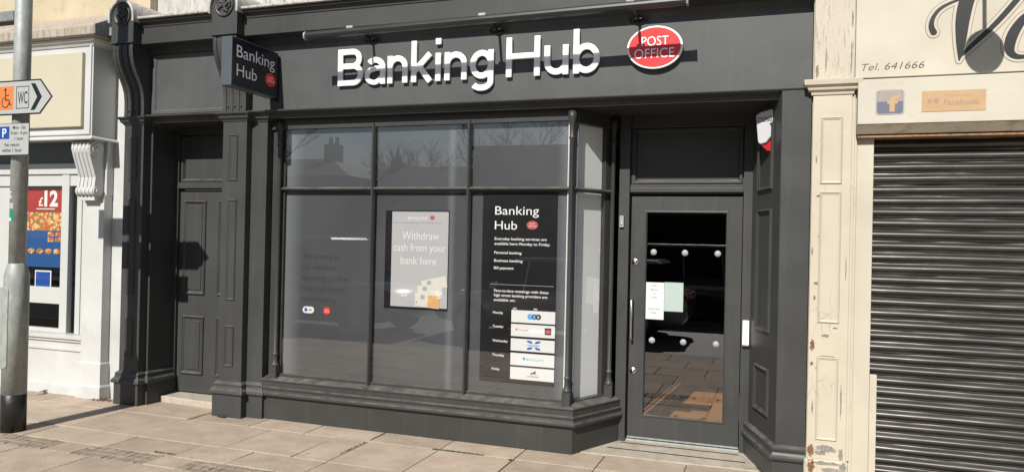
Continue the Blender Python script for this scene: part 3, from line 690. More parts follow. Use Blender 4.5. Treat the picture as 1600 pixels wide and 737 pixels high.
# light bar
lb = thing('sign_light_bar', (-2.2, 0, 3.3), 'long dark trough light bar on arms above the fascia lettering', 'light')
yb_, zb_ = -.37, 3.335; TL = Matrix.Translation((-.62, 0, zb_)) @ Matrix.Rotation(-.0113, 4, 'Y') @ Matrix.Translation((.62, 0, -zb_)); b = MB(TL)
b.prism([(yb_-.028, zb_-.028), (yb_-.036, zb_-.005), (yb_-.03, zb_+.016), (yb_-.012, zb_+.028), (yb_+.012, zb_+.026), (yb_+.03, zb_+.008), (yb_+.03, zb_-.02), (yb_+.01, zb_-.034)], -3.72, -.62, 'x')
b.build('trough', mat('dark_grey_aluminium', (.035, .037, .037), .32, metal=.2, var=.08), lb, bevel=.004)
for x_ in (-3.72, -.622): MB(TL).prism([(yb_-.031, zb_-.031), (yb_-.04, zb_-.005), (yb_-.033, zb_+.019), (yb_-.012, zb_+.031), (yb_+.012, zb_+.029), (yb_+.033, zb_+.01), (yb_+.033, zb_-.023), (yb_+.01, zb_-.037)], x_-.006, x_+.008, 'x').build('end_cap', M['galv'], lb, bevel=.003)
for x_ in (-3.30, -2.15, -1.02):
    a_ = MB(); a_.tube([(x_, .0, 3.33), (x_, -.35, 3.345)], .011, 8); a_.lathe((x_, 0, 3.33), [(.04, 0), (.04, -.008), (.02, -.014)], 16, 'y')
    a_.tube([(x_-.055, -.012, 3.315), (x_-.07, -.03, 3.33), (x_-.045, -.045, 3.34), (x_, -.04, 3.325), (x_+.045, -.045, 3.34), (x_+.07, -.03, 3.33), (x_+.055, -.012, 3.315)], .007, 6)
    arm = a_.build('arm', M['black'], lb)
    MB(TL).box(x_-.03, x_+.03, yb_-.018, yb_+.012, zb_+.024, zb_+.046).build('clip', M['galv'], arm, bevel=.005)

# projecting sign
ps = thing('projecting_sign', (-4.29, 0, 2.86), 'dark boxed hanging sign reading Banking Hub projecting from the fascia', 'hanging sign')
MB().box(-4.345, -4.24, -.64, -.03, 2.865, 3.268).build('box', M['signside'], ps, bevel=.005)
MB().box(-4.2398, -4.236, -.632, -.038, 2.873, 3.26).build('face', M['navy'], ps)
b = MB(); b.box(-4.32, -4.265, -.03, .0, 2.86, 3.24); b.box(-4.335, -4.25, -.008, -.0005, 2.84, 3.25); b.build('bracket', M['navy'], ps, bevel=.002)
SF = FR((-4.236, 0, 0), (0, 1, 0), (0, 0, 1))
mb = MB(SF); text(mb, 'Banking', -.585, 3.11, .098, -.0, x1=-.085, offset=-.002); text(mb, 'Hub', -.58, 2.955, .098, -.0, x1=-.325, offset=-.002)
mb.build('lettering', M['letter'], ps)
MB(SF).prism(ellipse(-.142, 3.005, .072, .058, 40), -.003, .0, 'y').build('emblem', mat('bright_red_emblem', (.85, .03, .02), .35), ps)
e_ = [o for o in ps.children if o.name.startswith('emblem')][0]
mb = MB(SF); text(mb, 'POST', -.178, 3.010, .022, -.003, x1=-.106); text(mb, 'OFFICE', -.194, 2.982, .022, -.003, x1=-.09); mb.build('lettering', M['letter'], e_)

# alarm box on reveal
al = thing('alarm_box', (.06, .2, 2.4), 'white burglar alarm box with red strobe on the reveal above the doorway', 'alarm box')
AF = FR((-.075, .19, .01), (.90, -.436, 0), (0, 0, 1))
b = MB(AF)
ax0 = -.10
outl = [(-.085, 2.60), (-.05, 2.622), (.03, 2.636), (.085, 2.638), (.098, 2.62), (.088, 2.50), (.075, 2.475), (.04, 2.44), (.0, 2.395), (-.045, 2.385), (-.064, 2.40)]
b.prism(outl, -.05, .06, 'y'); b.build('cover', M['alarm'], al, bevel=.008, seg=3)
b = MB(AF); b.prism([(-.062, 2.41), (-.01, 2.385), (.03, 2.415), (.088, 2.48), (.11, 2.52), (.095, 2.40), (.06, 2.33), (.0, 2.335), (-.05, 2.38)], -.03, .07, 'y'); b.build('strobe', M['strobe'], al, bevel=.006)
mb = MB(AF); text(mb, 'SYKINGS', -.070, 2.555, .030, -.0505, x1=.046, offset=.005); mb.box(-.066, .058, -.0512, -.0505, 2.549, 2.552); mb.build('lettering', M['inkgrey'], al)

# ================================================================== window posters and lettering
yg = .1085
w1 = thing('window_screen', (-2.86, .1, 1.06), 'pale grey display reading Withdraw cash from your bank here behind middle pane', 'window poster')
MB().box(-3.20, -2.60, yg, .1115, 1.042, 1.882).build('surround', M['filmdark'], w1)
MB().box(-3.135, -2.605, yg-.004, yg-.0005, 1.062, 1.872).build('panel', M['postergrey'], w1)
MB().box(-3.128, -2.66, yg-.0045, yg-.004, 1.775, 1.778).build('rule', mat('rule_grey', (.25, .25, .25), .5), w1)
mb = MB(); text(mb, 'Banking Hub', -2.985, 1.806, .028, yg-.004, x1=-2.80)
text(mb, 'Withdraw', -3.035, 1.635, .068, yg-.004, x1=-2.69, offset=-.004); text(mb, 'cash from your', -3.115, 1.535, .066, yg-.004, x1=-2.625, offset=-.004); text(mb, 'bank here', -3.045, 1.425, .066, yg-.004, x1=-2.71, offset=-.004)
mb.build('lettering', M['paper'], w1)
MB().prism(ellipse(-2.755, 1.822, .022, .018, 20), yg-.0046, yg-.004, 'y').build('emblem', M['redpale'], w1)
for i, (cx, cz, an) in enumerate(((-2.74, 1.27, .22), (-2.78, 1.215, .10), (-2.80, 1.14, -.06))):
    NF = Matrix.Translation((cx, 0, cz)) @ Matrix.Rotation(-an, 4, 'Y')
    n_ = MB(NF).box(-.10, .13, yg-.0055-.001*i, yg-.0050-.001*i, -.055 if i < 2 else -.075, .04).build('banknote', M['note'], w1)
    MB(NF).prism(ellipse(-.03, .01, .022, .02, 16), yg-.0058-.001*i, yg-.0055-.001*i, 'y').build('print', M['notegrey'], n_); MB(NF).box(-.09, -.075, yg-.0058-.001*i, yg-.0055-.001*i, -.05, -.03).build('print', M['notegrey'], n_)
    if i == 2: MB(NF).box(.02, .128, yg-.0060-.001*i, yg-.0055-.001*i, -.07, .03).build('print', M['noteorange'], n_)
w2 = thing('services_poster', (-1.97, .1, .5), 'tall black Banking Hub poster with five white weekday panels by the corner', 'window poster')
MB().box(-2.30, -1.66, yg, .1115, .49, 2.035).build('surround', M['filmdark'], w2)
MB().box(-2.235, -1.665, yg-.004, yg-.0005, .505, 2.02).build('panel', M['posterblk'], w2)
mb = MB(); y_ = yg-.004
text(mb, 'Banking', -2.19, 1.855, .068, y_, x1=-1.815); text(mb, 'Hub', -2.19, 1.735, .068, y_, x1=-1.998)
text(mb, 'Everyday banking services are', -2.19, 1.648, .021, y_, x1=-1.745, offset=.01); text(mb, 'available here Monday to Friday.', -2.19, 1.608, .021, y_, x1=-1.715, offset=.01)
text(mb, 'Personal banking', -2.19, 1.535, .021, y_, x1=-1.955, offset=.01); text(mb, 'Business banking', -2.19, 1.47, .021, y_, x1=-1.945, offset=.01); text(mb, 'Bill payment', -2.19, 1.41, .021, y_, x1=-2.02, offset=.01)
text(mb, 'Face-to-face meetings with these', -2.185, 1.225, .021, y_, x1=-1.72, offset=.01); text(mb, 'high street banking providers are', -2.185, 1.188, .021, y_, x1=-1.73, offset=.01); text(mb, 'available on:', -2.185, 1.15, .021, y_, x1=-2.0, offset=.01)
text(mb, 'AM', -2.02, 1.088, .016, y_, offset=.01); text(mb, 'PM', -1.84, 1.088, .016, y_, offset=.01)
zr = [1.012, .900, .783, .667, .553]
for z_, dn in zip(zr, ('Monday', 'Tuesday', 'Wednesday', 'Thursday', 'Friday')): text(mb, dn, -2.19, z_+.035, .019, y_, offset=.01)
mb.box(-2.22, -1.68, y_-.0005, y_, 1.285, 1.2865)
mb.build('lettering', M['ptxt'], w2)
e_ = MB().prism(ellipse(-1.868, 1.772, .048, .035, 30), y_-.0006, y_, 'y').build('emblem', M['redpale'], w2)
mb = MB(); text(mb, 'POST', -1.893, 1.778, .012, y_-.0006, x1=-1.843); text(mb, 'OFFICE', -1.903, 1.758, .012, y_-.0006, x1=-1.833); mb.build('lettering', M['paper'], e_)
for i, z_ in enumerate(zr):
    pnl = MB().box(-2.03, -1.66, y_-.0008, y_-.0002, z_-.032+.005, z_+.072).build('day_panel', M['paper'], w2)
    k = MB(); yy = y_-.0008; zc = z_+.024
    if i == 0:
        for j, (cx, mt_) in enumerate(((-1.87, 'cyan'), (-1.835, 'ink_blue'), (-1.80, 'inkgrey'))):
            lg = MB().prism(ellipse(cx, zc, .023, .023, 20), yy-.0004-.0001*j, yy, 'y').build('logo', M[mt_], pnl)
            t_ = MB(); text(t_, 'TSB'[j], cx, zc-.010, .019, yy-.0006-.0001*j, offset=.02, align='c'); t_.build('logo', M['paper'], pnl)
    elif i == 1:
        k.prism(ellipse(-1.985, zc+.004, .009, .009, 12), yy-.0004, yy, 'y'); text(k, 'Santander', -1.97, zc-.004, .016, yy, x1=-1.88); k.build('logo', M['redpale'], pnl)
        MB().box(-1.745, -1.69, yy-.0004, yy, zc-.026, zc+.028).build('logo', M['inkgrey'], pnl)
        MB().prism([(-1.737, zc-.012), (-1.698, zc-.012), (-1.698, zc+.004), (-1.7175, zc+.02), (-1.737, zc+.004)], yy-.0008, yy-.0003, 'y').build('logo', M['red'], pnl)
    elif i == 2:
        for sx_ in (-1, 1):
            for sz in (-1, 1): k.prism([(-1.835+sx_*.006, zc+sz*.012), (-1.835+sx_*.05, zc+sz*.02), (-1.835+sx_*.06, zc+sz*.038), (-1.835+sx_*.02, zc+sz*.034)], yy-.0004, yy, 'y')
        text(k, 'HALIFAX', -1.885, zc-.008, .016, yy, x1=-1.785, offset=.01); k.build('logo', M['ink_blue'], pnl)
    elif i == 3:
        k.prism([(-1.925, zc+.016), (-1.905, zc+.016), (-1.905, zc), (-1.915, zc-.012), (-1.925, zc)], yy-.0004, yy, 'y'); text(k, 'BARCLAYS', -1.895, zc-.008, .018, yy, x1=-1.75); k.build('logo', M['cyan'], pnl)
    else:
        k.prism([(-1.865, zc+.006), (-1.835, zc+.012), (-1.815, zc+.028), (-1.81, zc+.018), (-1.82, zc+.008), (-1.80, zc-.002), (-1.825, zc+.002), (-1.84, zc), (-1.86, zc-.008), (-1.85, zc+.003)], yy-.0004, yy, 'y'); text(k, 'LLOYDS BANK', -1.885, zc-.026, .013, yy, x1=-1.785); k.build('logo', M['inkgrey'], pnl)
wt = thing('window_lettering', (-3.8, .1, 1.05), 'dark lettering reading Welcome to convenient banking on the left pane', 'window lettering')
mb = MB()
for ln, z_, xe in (('Welcome to', 1.44, -3.64), ('convenient', 1.345, -3.68), ('banking in the', 1.25, -3.56), ('heart of your', 1.155, -3.60), ('community', 1.06, -3.67)): text(mb, ln, -4.04, z_, .05, .1115, x1=xe)
mb.build('lettering', M['filmtext'], wt)
s_ = thing('window_sticker', (-3.96, .1, .96), 'white lozenge sticker below the dark window lettering', 'sticker', 'stickers on the left window pane')
lz = [(-3.99+.03*math.cos(t), .985+.03*math.sin(t)) for t in [math.pi/2+math.pi*i/10 for i in range(11)]]+[(-3.93+.03*math.cos(t), .985+.03*math.sin(t)) for t in [-math.pi/2+math.pi*i/10 for i in range(11)]]
MB().prism(lz, yg-.001, .1115, 'y').build('backing', M['paper'], s_); MB().prism(ellipse(-3.985, .985, .017, .017, 14), yg-.0015, yg-.001, 'y').build('print', M['ink_blue'], s_); MB().box(-3.955, -3.925, yg-.0015, yg-.001, .98, .99).build('print', M['ink_blue'], s_)
s_ = thing('window_sticker', (-3.77, .1, .95), 'round red sticker right of the white lozenge sticker', 'sticker', 'stickers on the left window pane')
MB().prism(ellipse(-3.768, .985, .036, .036, 24), yg-.001, .1115, 'y').build('backing', M['red'], s_)
mb = MB(); text(mb, 'POST', -3.79, .988, .012, yg-.001, x1=-3.746); text(mb, 'OFFICE', -3.795, .97, .012, yg-.001, x1=-3.741); mb.build('lettering', M['paper'], s_)
# door notices
n1 = thing('paper_notice', (-.96, .61, 1.0), 'white paper notice reading Push Button to Open taped on the door glass', 'notice', 'papers on the door glass')
MB().box(-1.036, -.878, .614, .6175, 1.020, 1.325).build('sheet', M['paper'], n1)
mb = MB()
for ln, z_ in (('Push', 1.29), ('Button', 1.258), ('to', 1.226), ('Open', 1.194), ('Automatic', 1.10), ('Door', 1.068)): text(mb, ln, -.957, z_, .0155, .614, align='c')
mb.build('lettering', M['inkgrey'], n1)
n2 = tag(MB().box(-.876, -.722, .6145, .6175, 1.092, 1.330).build('paper_notice', M['paperblue']), 'blank pale green paper on the door glass right of the white notice', 'notice', 'papers on the door glass')

# ================================================================== WHITE SHOP (left)
ws = thing('white_shopfront', (-7.2, .2, 0), 'white painted shopfront with cream signboard and scroll bracket left of the charcoal one', 'shopfront')
Wm = M['white']
MB().box(-6.45, -5.953, .08, .7, 0, 3.60).build('party_pier', Wm, ws)
b = MB(); b.box(-6.50, -6.24, -.02, .4, .36, 2.0); b.box(-6.49, -6.235, .0, .4, 2.0, 2.56)
b.sweep([(-6.50, .3), (-6.50, -.02), (-6.24, -.02), (-6.24, .08)], [(-.03, 0), (.028, 0), (.028, .12), (.02, .135), (.012, .14), (.012, .345), (0, .365), (-.03, .365)])
b.build('pilaster', Wm, ws, bevel=.003)
# scroll bracket
b = MB(); W0, W1 = -6.49, -6.27
def scr(y, z, r, s_=1): return [(y+r*math.cos(t), z+r*math.sin(t)) for t in [2*math.pi*i/18 for i in range(18)]]
for i in range(9):
    a_, c_ = W0+(W1-W0)*i/9, W0+(W1-W0)*(i+1)/9; d_ = 0 if i % 2 == 0 else .008
    b.prism([(-.185+d_, 2.50), (-.19+d_, 2.44), (-.165+d_, 2.36), (-.13+d_, 2.26), (-.10+d_, 2.17), (-.11+d_, 2.10), (-.115+d_, 2.04), (-.10+d_, 1.98), (0, 1.98), (0, 2.54), (-.15, 2.54)], a_, c_, 'x')
    if i % 2 == 0: b.prism(scr(-.085, 2.035, .052), a_, c_, 'x')
b.prism(scr(-.10, 2.44, .085), W0, W1+.012, 'x'); b.prism(scr(-.10, 2.44, .055), W0, W1+.02, 'x'); b.prism(scr(-.10, 2.44, .025), W0, W1+.03, 'x')
b.prism(scr(-.085, 2.035, .045), W0, W1+.012, 'x'); b.prism(scr(-.085, 2.035, .02), W0, W1+.022, 'x'); b.box(W0+.02, W1-.02, -.09, 0, 1.945, 1.985)
b.build('scroll_bracket', Wm, ws, bevel=.003)
# box sign
b = MB(); b.box(-9.6, -6.22, -.20, .22, 2.555, 3.49)
b.frame(-9.55, -6.235, 2.57, 3.475, [(0, -.20), (0, -.213), (.02, -.215), (.03, -.20)])
b.sweep([(-9.6, -.20), (-6.22, -.20), (-6.22, .08)], [(-.02, 2.52), (.035, 2.52), (.04, 2.533), (.02, 2.55), (.0, 2.56), (-.02, 2.56)])
b.sweep([(-9.6, -.20), (-6.22, -.20), (-6.22, .08)], [(-.02, 3.42), (.01, 3.42), (.02, 3.44), (.045, 3.46), (.06, 3.488), (-.02, 3.488)])
b.build('sign_box', Wm, ws, bevel=.003)
MB().box(-9.5, -6.325, -.235, -.199, 2.645, 3.36).build('sign_panel', M['creampanel'], ws, bevel=.006)
b = MB(); b.prism([(-.30, 3.505), (-.305, 3.585), (-.285, 3.59), (.2, 3.85), (.2, 3.49), (-.28, 3.492)], -9.6, -6.11, 'x'); b.build('cornice', M['flashbrown'], ws, bevel=.006)
b = MB(); b.prism([(-.30, 3.505), (-.305, 3.595), (.2, 3.86), (.2, 3.49)], -6.109, -6.095, 'x'); b.box(-6.094, -5.975, -.15, .07, 3.52, 3.60); b.build('lead_end', M['lead'], ws, bevel=.004)
MB().box(-9.6, -7.72, .12, .2, 3.87, 3.97).build('gutter_shadow_board', M['lead'], ws)  # dark board standing in for the shadow line at the gutter
MB().box(-9.6, -5.955, .21, .5, 3.4, 8).build('upper_wall', M['render'], ws)
# window
b = MB(); b.box(-9.6, -6.49, .02, .3, 0, .55)
b.box(-9.6, -6.49, -.005, .02, 0, .1); b.box(-9.6, -6.49, -.02, .13, .56, .60); b.box(-9.6, -6.49, .0, .1, .53, .562); b.box(-9.6, -6.49, .005, .03, .44, .47)
b.build('stall_riser', Wm, ws, bevel=.005)
b = MB()
for a_, c_ in ((-6.93, -6.83), (-6.72, -6.655), (-7.66, -7.56)): b.box(a_, c_, .09, .15, .60, 2.22)
b.box(-9.6, -6.49, .10, .15, 2.10, 2.22); b.box(-7.56, -6.93, .10, .15, .89, 1.06); b.box(-7.56, -6.93, .10, .15, .60, .64); b.box(-6.655, -6.49, .1, .15, .6, 2.2)
b.box(-9.6, -6.49, .08, .17, 2.22, 2.33); b.build('window_frame', M['upvc'], ws, bevel=.004)
MB().box(-9.6, -7.66, .12, .15, .6, 2.22).build('door_panel', M['upvc'], ws)
b = MB(); b.box(-9.6, -6.49, .14, .2, 2.33, 2.57); b.build('shutter_box', mat('blue_grey_shutter_box', (.16, .20, .24), .5), ws)
for a_, c_, z0, z1 in ((-7.56, -6.93, 1.06, 2.10), (-7.56, -6.93, .64, .89), (-6.83, -6.72, .6, 2.1)): pane(a_, c_, z0, z1, M['glassfar'], y=.125, par=ws)
b = MB(); b.box(-9.6, -6.49, .9, .95, 0, 2.6); b.build('interior_wall', mat('dark_shop_interior', (.05, .055, .055), .7, var=.5, vscale=3), ws)
b = MB(); b.box(-6.80, -6.6, .4, .42, .6, 1.1); b.box(-6.9, -6.8, .3, .5, .6, 1.0); b.build('interior_fittings', M['upvc'], ws)
# poster of food
pt = thing('food_poster', (-7.24, .16, 1.26), 'red and blue food poster priced £12 inside the white shop window', 'window poster')
MB().box(-7.55, -6.965, .16, .163, 1.26, 2.09).build('blue_field', mat('poster_blue', (.012, .085, .27), .35), pt)
MB().box(-7.55, -6.965, .157, .16, 1.80, 2.09).build('red_field', mat('poster_red', (.40, .025, .025), .35), pt)
fd = bpy.data.materials.new('food_print'); fd.use_nodes = True; t = fd.node_tree; N = t.nodes; L = t.links
vo = N.new('ShaderNodeTexVoronoi'); vo.inputs['Scale'].default_value = 34; tc = N.new('ShaderNodeTexCoord'); L.new(tc.outputs['Object'], vo.inputs['Vector'])
cr = N.new('ShaderNodeValToRGB'); cr.color_ramp.interpolation = 'CONSTANT'; e = cr.color_ramp.elements; e[0].color = (.35, .13, .04, 1); e[1].position = .3; e[1].color = (.55, .3, .1, 1)
for p_, c_ in ((.5, (.12, .2, .04, 1)), (.62, (.6, .42, .2, 1)), (.8, (.45, .06, .03, 1))): x_ = e.new(p_); x_.color = c_
sp = N.new('ShaderNodeSeparateColor'); L.new(vo.outputs['Color'], sp.inputs[0]); L.new(sp.outputs[0], cr.inputs[0]); L.new(cr.outputs[0], N['Principled BSDF'].inputs['Base Color'])
MB().box(-7.55, -6.965, .156, .159, 1.64, 1.83).build('food_picture', fd, pt)
for q_ in range(4): MB().prism(ellipse(-7.42+.12*q_, 1.425, .05, .028, 16), .156, .159, 'y').build('food_picture', fd, pt)
for q_ in range(2):
    for h_ in range(2): MB().box(-7.19+.10*q_, -7.11+.10*q_, .156, .159, 1.525+.055*h_, 1.57+.055*h_).build('food_picture', fd, pt)
mb = MB(); text(mb, '£', -7.33, 1.90, .085, .1565, offset=.02); text(mb, '12', -7.25, 1.90, .15, .1565, x1=-7.06, offset=.04)
mb.box(-7.36, -7.10, .1562, .157, 1.862, 1.872)
mb.build('lettering', M['paper'], pt)
s3 = thing('window_notice', (-7.24, .16, 1.06), 'small blue notice below the food poster', 'notice')
MB().box(-7.36, -7.13, .158, .161, 1.05, 1.225).build('sheet', M['paper'], s3); MB().box(-7.345, -7.145, .156, .158, 1.06, 1.21).build('print', M['blue'], s3)

# ================================================================== CREAM SHOP (right)
cs = thing('cream_shopfront', (1.6, .1, 0), 'cream shopfront with peeling pilaster and closed dark roller shutter', 'shopfront')
K = M['cream']
b = MB(); b.box(.213, .462, -.10, .3, .20, 2.70)
b.box(.21, .50, -.06, .3, 0.0, 3.6); b.box(.462, .482, -.085, -.0, .2, 2.7)
pil = b.build('pilaster', K, cs, bevel=.004)
q = MB()
for z0, z1 in ((.33, .90), (1.13, 2.03), (2.08, 2.54)): q.frame(.265, .405, z0, z1, RAISE(-.10, .02, .010))
q.build('panel_moulding', K, pil)
b = MB(); b.sweep([(.209, .1), (.209, -.10), (.462, -.10), (.462, 0)], [(-.03, 2.69), (.008, 2.69), (.012, 2.712), (.03, 2.722), (.034, 2.74), (.055, 2.755), (.06, 2.79), (-.03, 2.80)]); b.build('capital', K, pil, bevel=.003)
b = MB(); b.box(.195, .475, -.135, .2, .0, .205); b.build('plinth', K, pil, bevel=.02)
b = MB(); b.box(.215, .47, -.10, .3, 2.80, 6.0); b.build('upper_pier', mix2('cream_paint_flaking', (.57, .51, .405), (.43, .385, .32), (10, 10, 1.0), 6, .56, .64, .6, .5, 60), pil, bevel=.004)
rg = random.Random(11)
def patch(cx, cz, w_, h_, y_, mt_, n=30):
    ps_ = []
    for i in range(n):
        a_ = 2*math.pi*i/n; r_ = rg.uniform(.45, 1.15) if i % 2 else rg.uniform(.75, 1.0); ps_.append((cx+w_*.5*r_*math.cos(a_), cz+h_*.5*r_*math.sin(a_)))
    big = [(cx+(x_-cx)*1.22+rg.uniform(-.002, .002), cz+(z_-cz)*1.22+rg.uniform(-.002, .002)) for x_, z_ in ps_]
    lip = MB(); n_ = len(ps_); a = [(x_, y_-.0045, z_) for x_, z_ in ps_]; b_ = [(x_, y_-.0002, z_) for x_, z_ in big]; c_ = [(x_, y_-.0004, z_) for x_, z_ in ps_]
    lip.add(a+b_+c_, [(i, (i+1) % n_, n_+(i+1) % n_, n_+i) for i in range(n_)]+[(i, (i+1) % n_, 2*n_+(i+1) % n_, 2*n_+i) for i in range(n_)])
    q_ = MB().prism(ps_, y_-.0008, y_+.002, 'y').build('peeled_patch', mt_, pil); lip.build('paint_flake', K, q_)
    return q_
for c in ((.237, .975, .03, .09, 'wood'), (.32, 1.045, .05, .018, 'flake'), (.24, .255, .05, .085, 'wood'), (.335, .275, .14, .05, 'flake'), (.43, .24, .03, .10, 'flake'),
          (.27, .82, .022, .02, 'flake'), (.235, .85, .02, .025, 'wood'), (.255, 1.40, .03, .02, 'flake'), (.33, .90, .11, .016, 'flake'), (.225, 1.62, .012, .05, 'flake'),
          (.26, 2.0, .03, .012, 'flake'), (.30, .245, .07, .03, 'flake'), (.425, .60, .01, .22, 'flake'), (.245, 1.30, .012, .03, 'wood'), (.27, 1.72, .02, .01, 'flake'), (.38, 1.10, .03, .008, 'flake'), (.24, 2.25, .008, .05, 'flake'), (.44, 1.5, .006, .16, 'flake'), (.245, .55, .01, .09, 'flake'), (.40, .62, .007, .2, 'flake')):
    patch(c[0], c[1], c[2], c[3], -.1005, M[c[4]])
for c in ((.24, .16, .05, .1, 'wood'), (.37, .14, .14, .04, 'flake'), (.44, .17, .05, .06, 'flake'), (.23, .07, .06, .05, 'flake'), (.33, .185, .20, .022, 'flake'), (.29, .05, .12, .03, 'flake'), (.40, .07, .06, .04, 'wood')): patch(c[0], c[1], c[2], c[3], -.1355, M[c[4]])
for c in ((.235, 2.86, .02, .09, 'flake'), (.45, 2.95, .008, .2, 'flake'), (.29, 2.93, .008, .16, 'flake'), (.452, 3.2, .01, .12, 'flake')): patch(c[0], c[1], c[2], c[3], -.1005, M[c[4]])
# jamb and side strip
b = MB(); b.box(.50, .605, -.05, .1, 0, 2.5); b.build('jamb', M['creamclean'], cs, bevel=.004)
b = MB(); b.box(.607, .652, -.035, .0, 0, .79); b.build('guide_cover', M['cream'], cs, bevel=.004)
# signboard, logo board, soffit
MB().box(.475, 4, -.10, .2, 2.795, 3.9).build('signboard', M['creamclean'], cs, bevel=.003)
b = MB(); b.box(.49, 4, -.155, .1, 2.475, 2.775); b.build('logo_board', M['creamlogo'], cs, bevel=.003)
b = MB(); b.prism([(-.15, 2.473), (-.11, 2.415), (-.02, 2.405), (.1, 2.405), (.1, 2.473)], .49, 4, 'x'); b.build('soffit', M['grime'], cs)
b = MB(); b.box(.495, 4, -.105, .1, 2.392, 2.404); b.build('rusty_edge', M['rust'], cs)
# shutter
pitch = .0765; prof = []; z = .0
sh = MB(); zz = 0.02; ps_ = []
while zz < 2.40:
    ps_ += [(.030, zz), (.030, zz+.0035), (.018, zz+.005), (.018, zz+.008), (.028, zz+.010)]+[(.028-.024*math.sin(math.pi*q_/10), zz+.012+.0054*q_) for q_ in range(1, 10)]+[(.028, zz+.068), (.030, zz+.072)]
    zz += pitch
rs_ = random.Random(8); o_ = []
for i_ in range(0, len(ps_), 16):
    dy_ = rs_.uniform(-.0022, .0022); ro_ = rs_.uniform(-.001, .001); o_ += [(y_+dy_, z_+ro_) for y_, z_ in ps_[i_:i_+16]]
ps_ = o_; xs_ = [.60+3.0*i_/24 for i_ in range(25)]
vs_ = []
for i_, x_ in enumerate(xs_):
    for j_, (y_, z_) in enumerate(ps_): vs_.append((x_, y_+.0016*math.sin(i_*1.7+(j_//16)*2.3)*(1 if (j_//16) % 3 else 1.8), z_+.0011*math.sin(i_*.6+(j_//16)*.9)))
k = len(ps_)
sh.add(vs_, [(c_*k+i, c_*k+i+1, (c_+1)*k+i+1, (c_+1)*k+i) for c_ in range(24) for i in range(k-1)], False)
so_ = sh.build('roller_shutter', M['shutter'], cs)
so_.data.polygons.foreach_set('use_smooth', [True]*len(so_.data.polygons)); so_.data.set_sharp_from_angle(angle=R(35))
MB().box(3.6, 6.5, -.1, .3, 0, 3.9).build('side_pier', K, cs)
MB().box(.2, 6.5, .2, .5, 3.5, 8).build('upper_wall', M['render'], cs)
# telephone number and script letters
t1 = tag(text(MB(), 'Tel. 641666', .515, 2.845, .046, -.101, x1=.892, shear=.28, offset=-.012).build('telephone_lettering', M['inkgrey']), 'small dark italic lettering Tel. 641666 on the cream signboard', 'sign lettering')
sc = thing('script_lettering', (1.3, -.1, 2.84), 'large black outlined script letters V and a on the cream signboard', 'sign lettering')
strokes_v = [[(.942, 3.075, .040), (.928, 3.115, .034), (.937, 3.17, .026), (.975, 3.225, .022), (1.04, 3.262, .018), (1.12, 3.288, .014), (1.17, 3.30, .01)],
             [(1.215, 3.50, .06), (1.165, 3.38, .078), (1.128, 3.26, .088), (1.108, 3.14, .082), (1.102, 3.02, .062), (1.098, 2.93, .034), (1.092, 2.88, .006)],
             [(1.10, 2.905, .012), (1.135, 2.945, .024), (1.20, 3.01, .030), (1.28, 3.09, .032), (1.36, 3.185, .034), (1.43, 3.28, .036), (1.50, 3.40, .04)]]
strokes_a = [[(1.60, 3.14, .02), (1.53, 3.17, .03), (1.46, 3.14, .045), (1.40, 3.05, .062), (1.375, 2.965, .062), (1.385, 2.91, .045), (1.43, 2.885, .03), (1.50, 2.90, .02), (1.58, 2.97, .016), (1.63, 3.1, .03)]]
for nm, sts in (('letter', strokes_v), ('letter', strokes_a)):
    o1 = MB(); o2 = MB(); o3 = MB()
    for j, s_ in enumerate(sts):
        ribbon(o1, s_, -.1005-.0003*j, .020); ribbon(o2, s_, -.1020-.0003*j, .0165); ribbon(o3, s_, -.1035-.0003*j, 0)
    L0 = o3.build('letter', mat('black_sign_paint', (.02, .022, .02), .35, var=.1), sc)
    o1.build('outline', mat('outline_grey', (.18, .17, .14), .5), L0); o2.build('inner_gap', M['creamclean'], L0)
# faded social tiles
f1 = thing('logo_tile', (.685, -.155, 2.52), 'faded blue square f logo tile on the cream board above the shutter', 'logo sign')
def rrect(x0, x1, z0, z1, r, n=5):
    o = []
    for cx, cz, a0 in ((x1-r, z1-r, 0), (x0+r, z1-r, 90), (x0+r, z0+r, 180), (x1-r, z0+r, 270)):
        o += [(cx+r*math.cos(R(a0+90*i/n)), cz+r*math.sin(R(a0+90*i/n))) for i in range(n+1)]
    return o
MB().prism(rrect(.598, .770, 2.535, 2.70, .022), -.158, -.155, 'y').build('rim', mat('faded_rim', (.42, .40, .38), .5), f1)
MB().prism(rrect(.606, .762, 2.543, 2.69, .018), -.160, -.1575, 'y').build('tile', M['fblue'], f1)
MB().prism([(.607, 2.62), (.761, 2.62), (.761, 2.672), (.744, 2.689), (.624, 2.689), (.607, 2.672)], -.1604, -.16, 'y').build('reflection_half', mat('tile_sky_reflection', (.36, .31, .27), .5), f1)  # upper half of the tile: sky reflection put into the colour
mb = MB(); text(mb, 'f', .668, 2.556, .098, -.1605, x1=.742, offset=.03); mb.build('lettering', M['forange'], f1)
f2 = thing('notice_panel', (1.05, -.155, 2.53), 'faded orange oblong sign right of the square f logo tile', 'logo sign')
MB().box(.872, 1.238, -.158, -.155, 2.545, 2.68).build('panel', M['forange'], f2)
mb = MB(); text(mb, 'Find us on', 1.0, 2.640, .016, -.158, x1=1.15); text(mb, 'Facebook', 1.0, 2.585, .036, -.158, x1=1.205, offset=.02); mb.prism(ellipse(.955, 2.615, .018, .018, 16), -.1585, -.158, 'y'); mb.box(.905, .928, -.1585, -.158, 2.60, 2.625); mb.build('lettering', M['ftext'], f2)
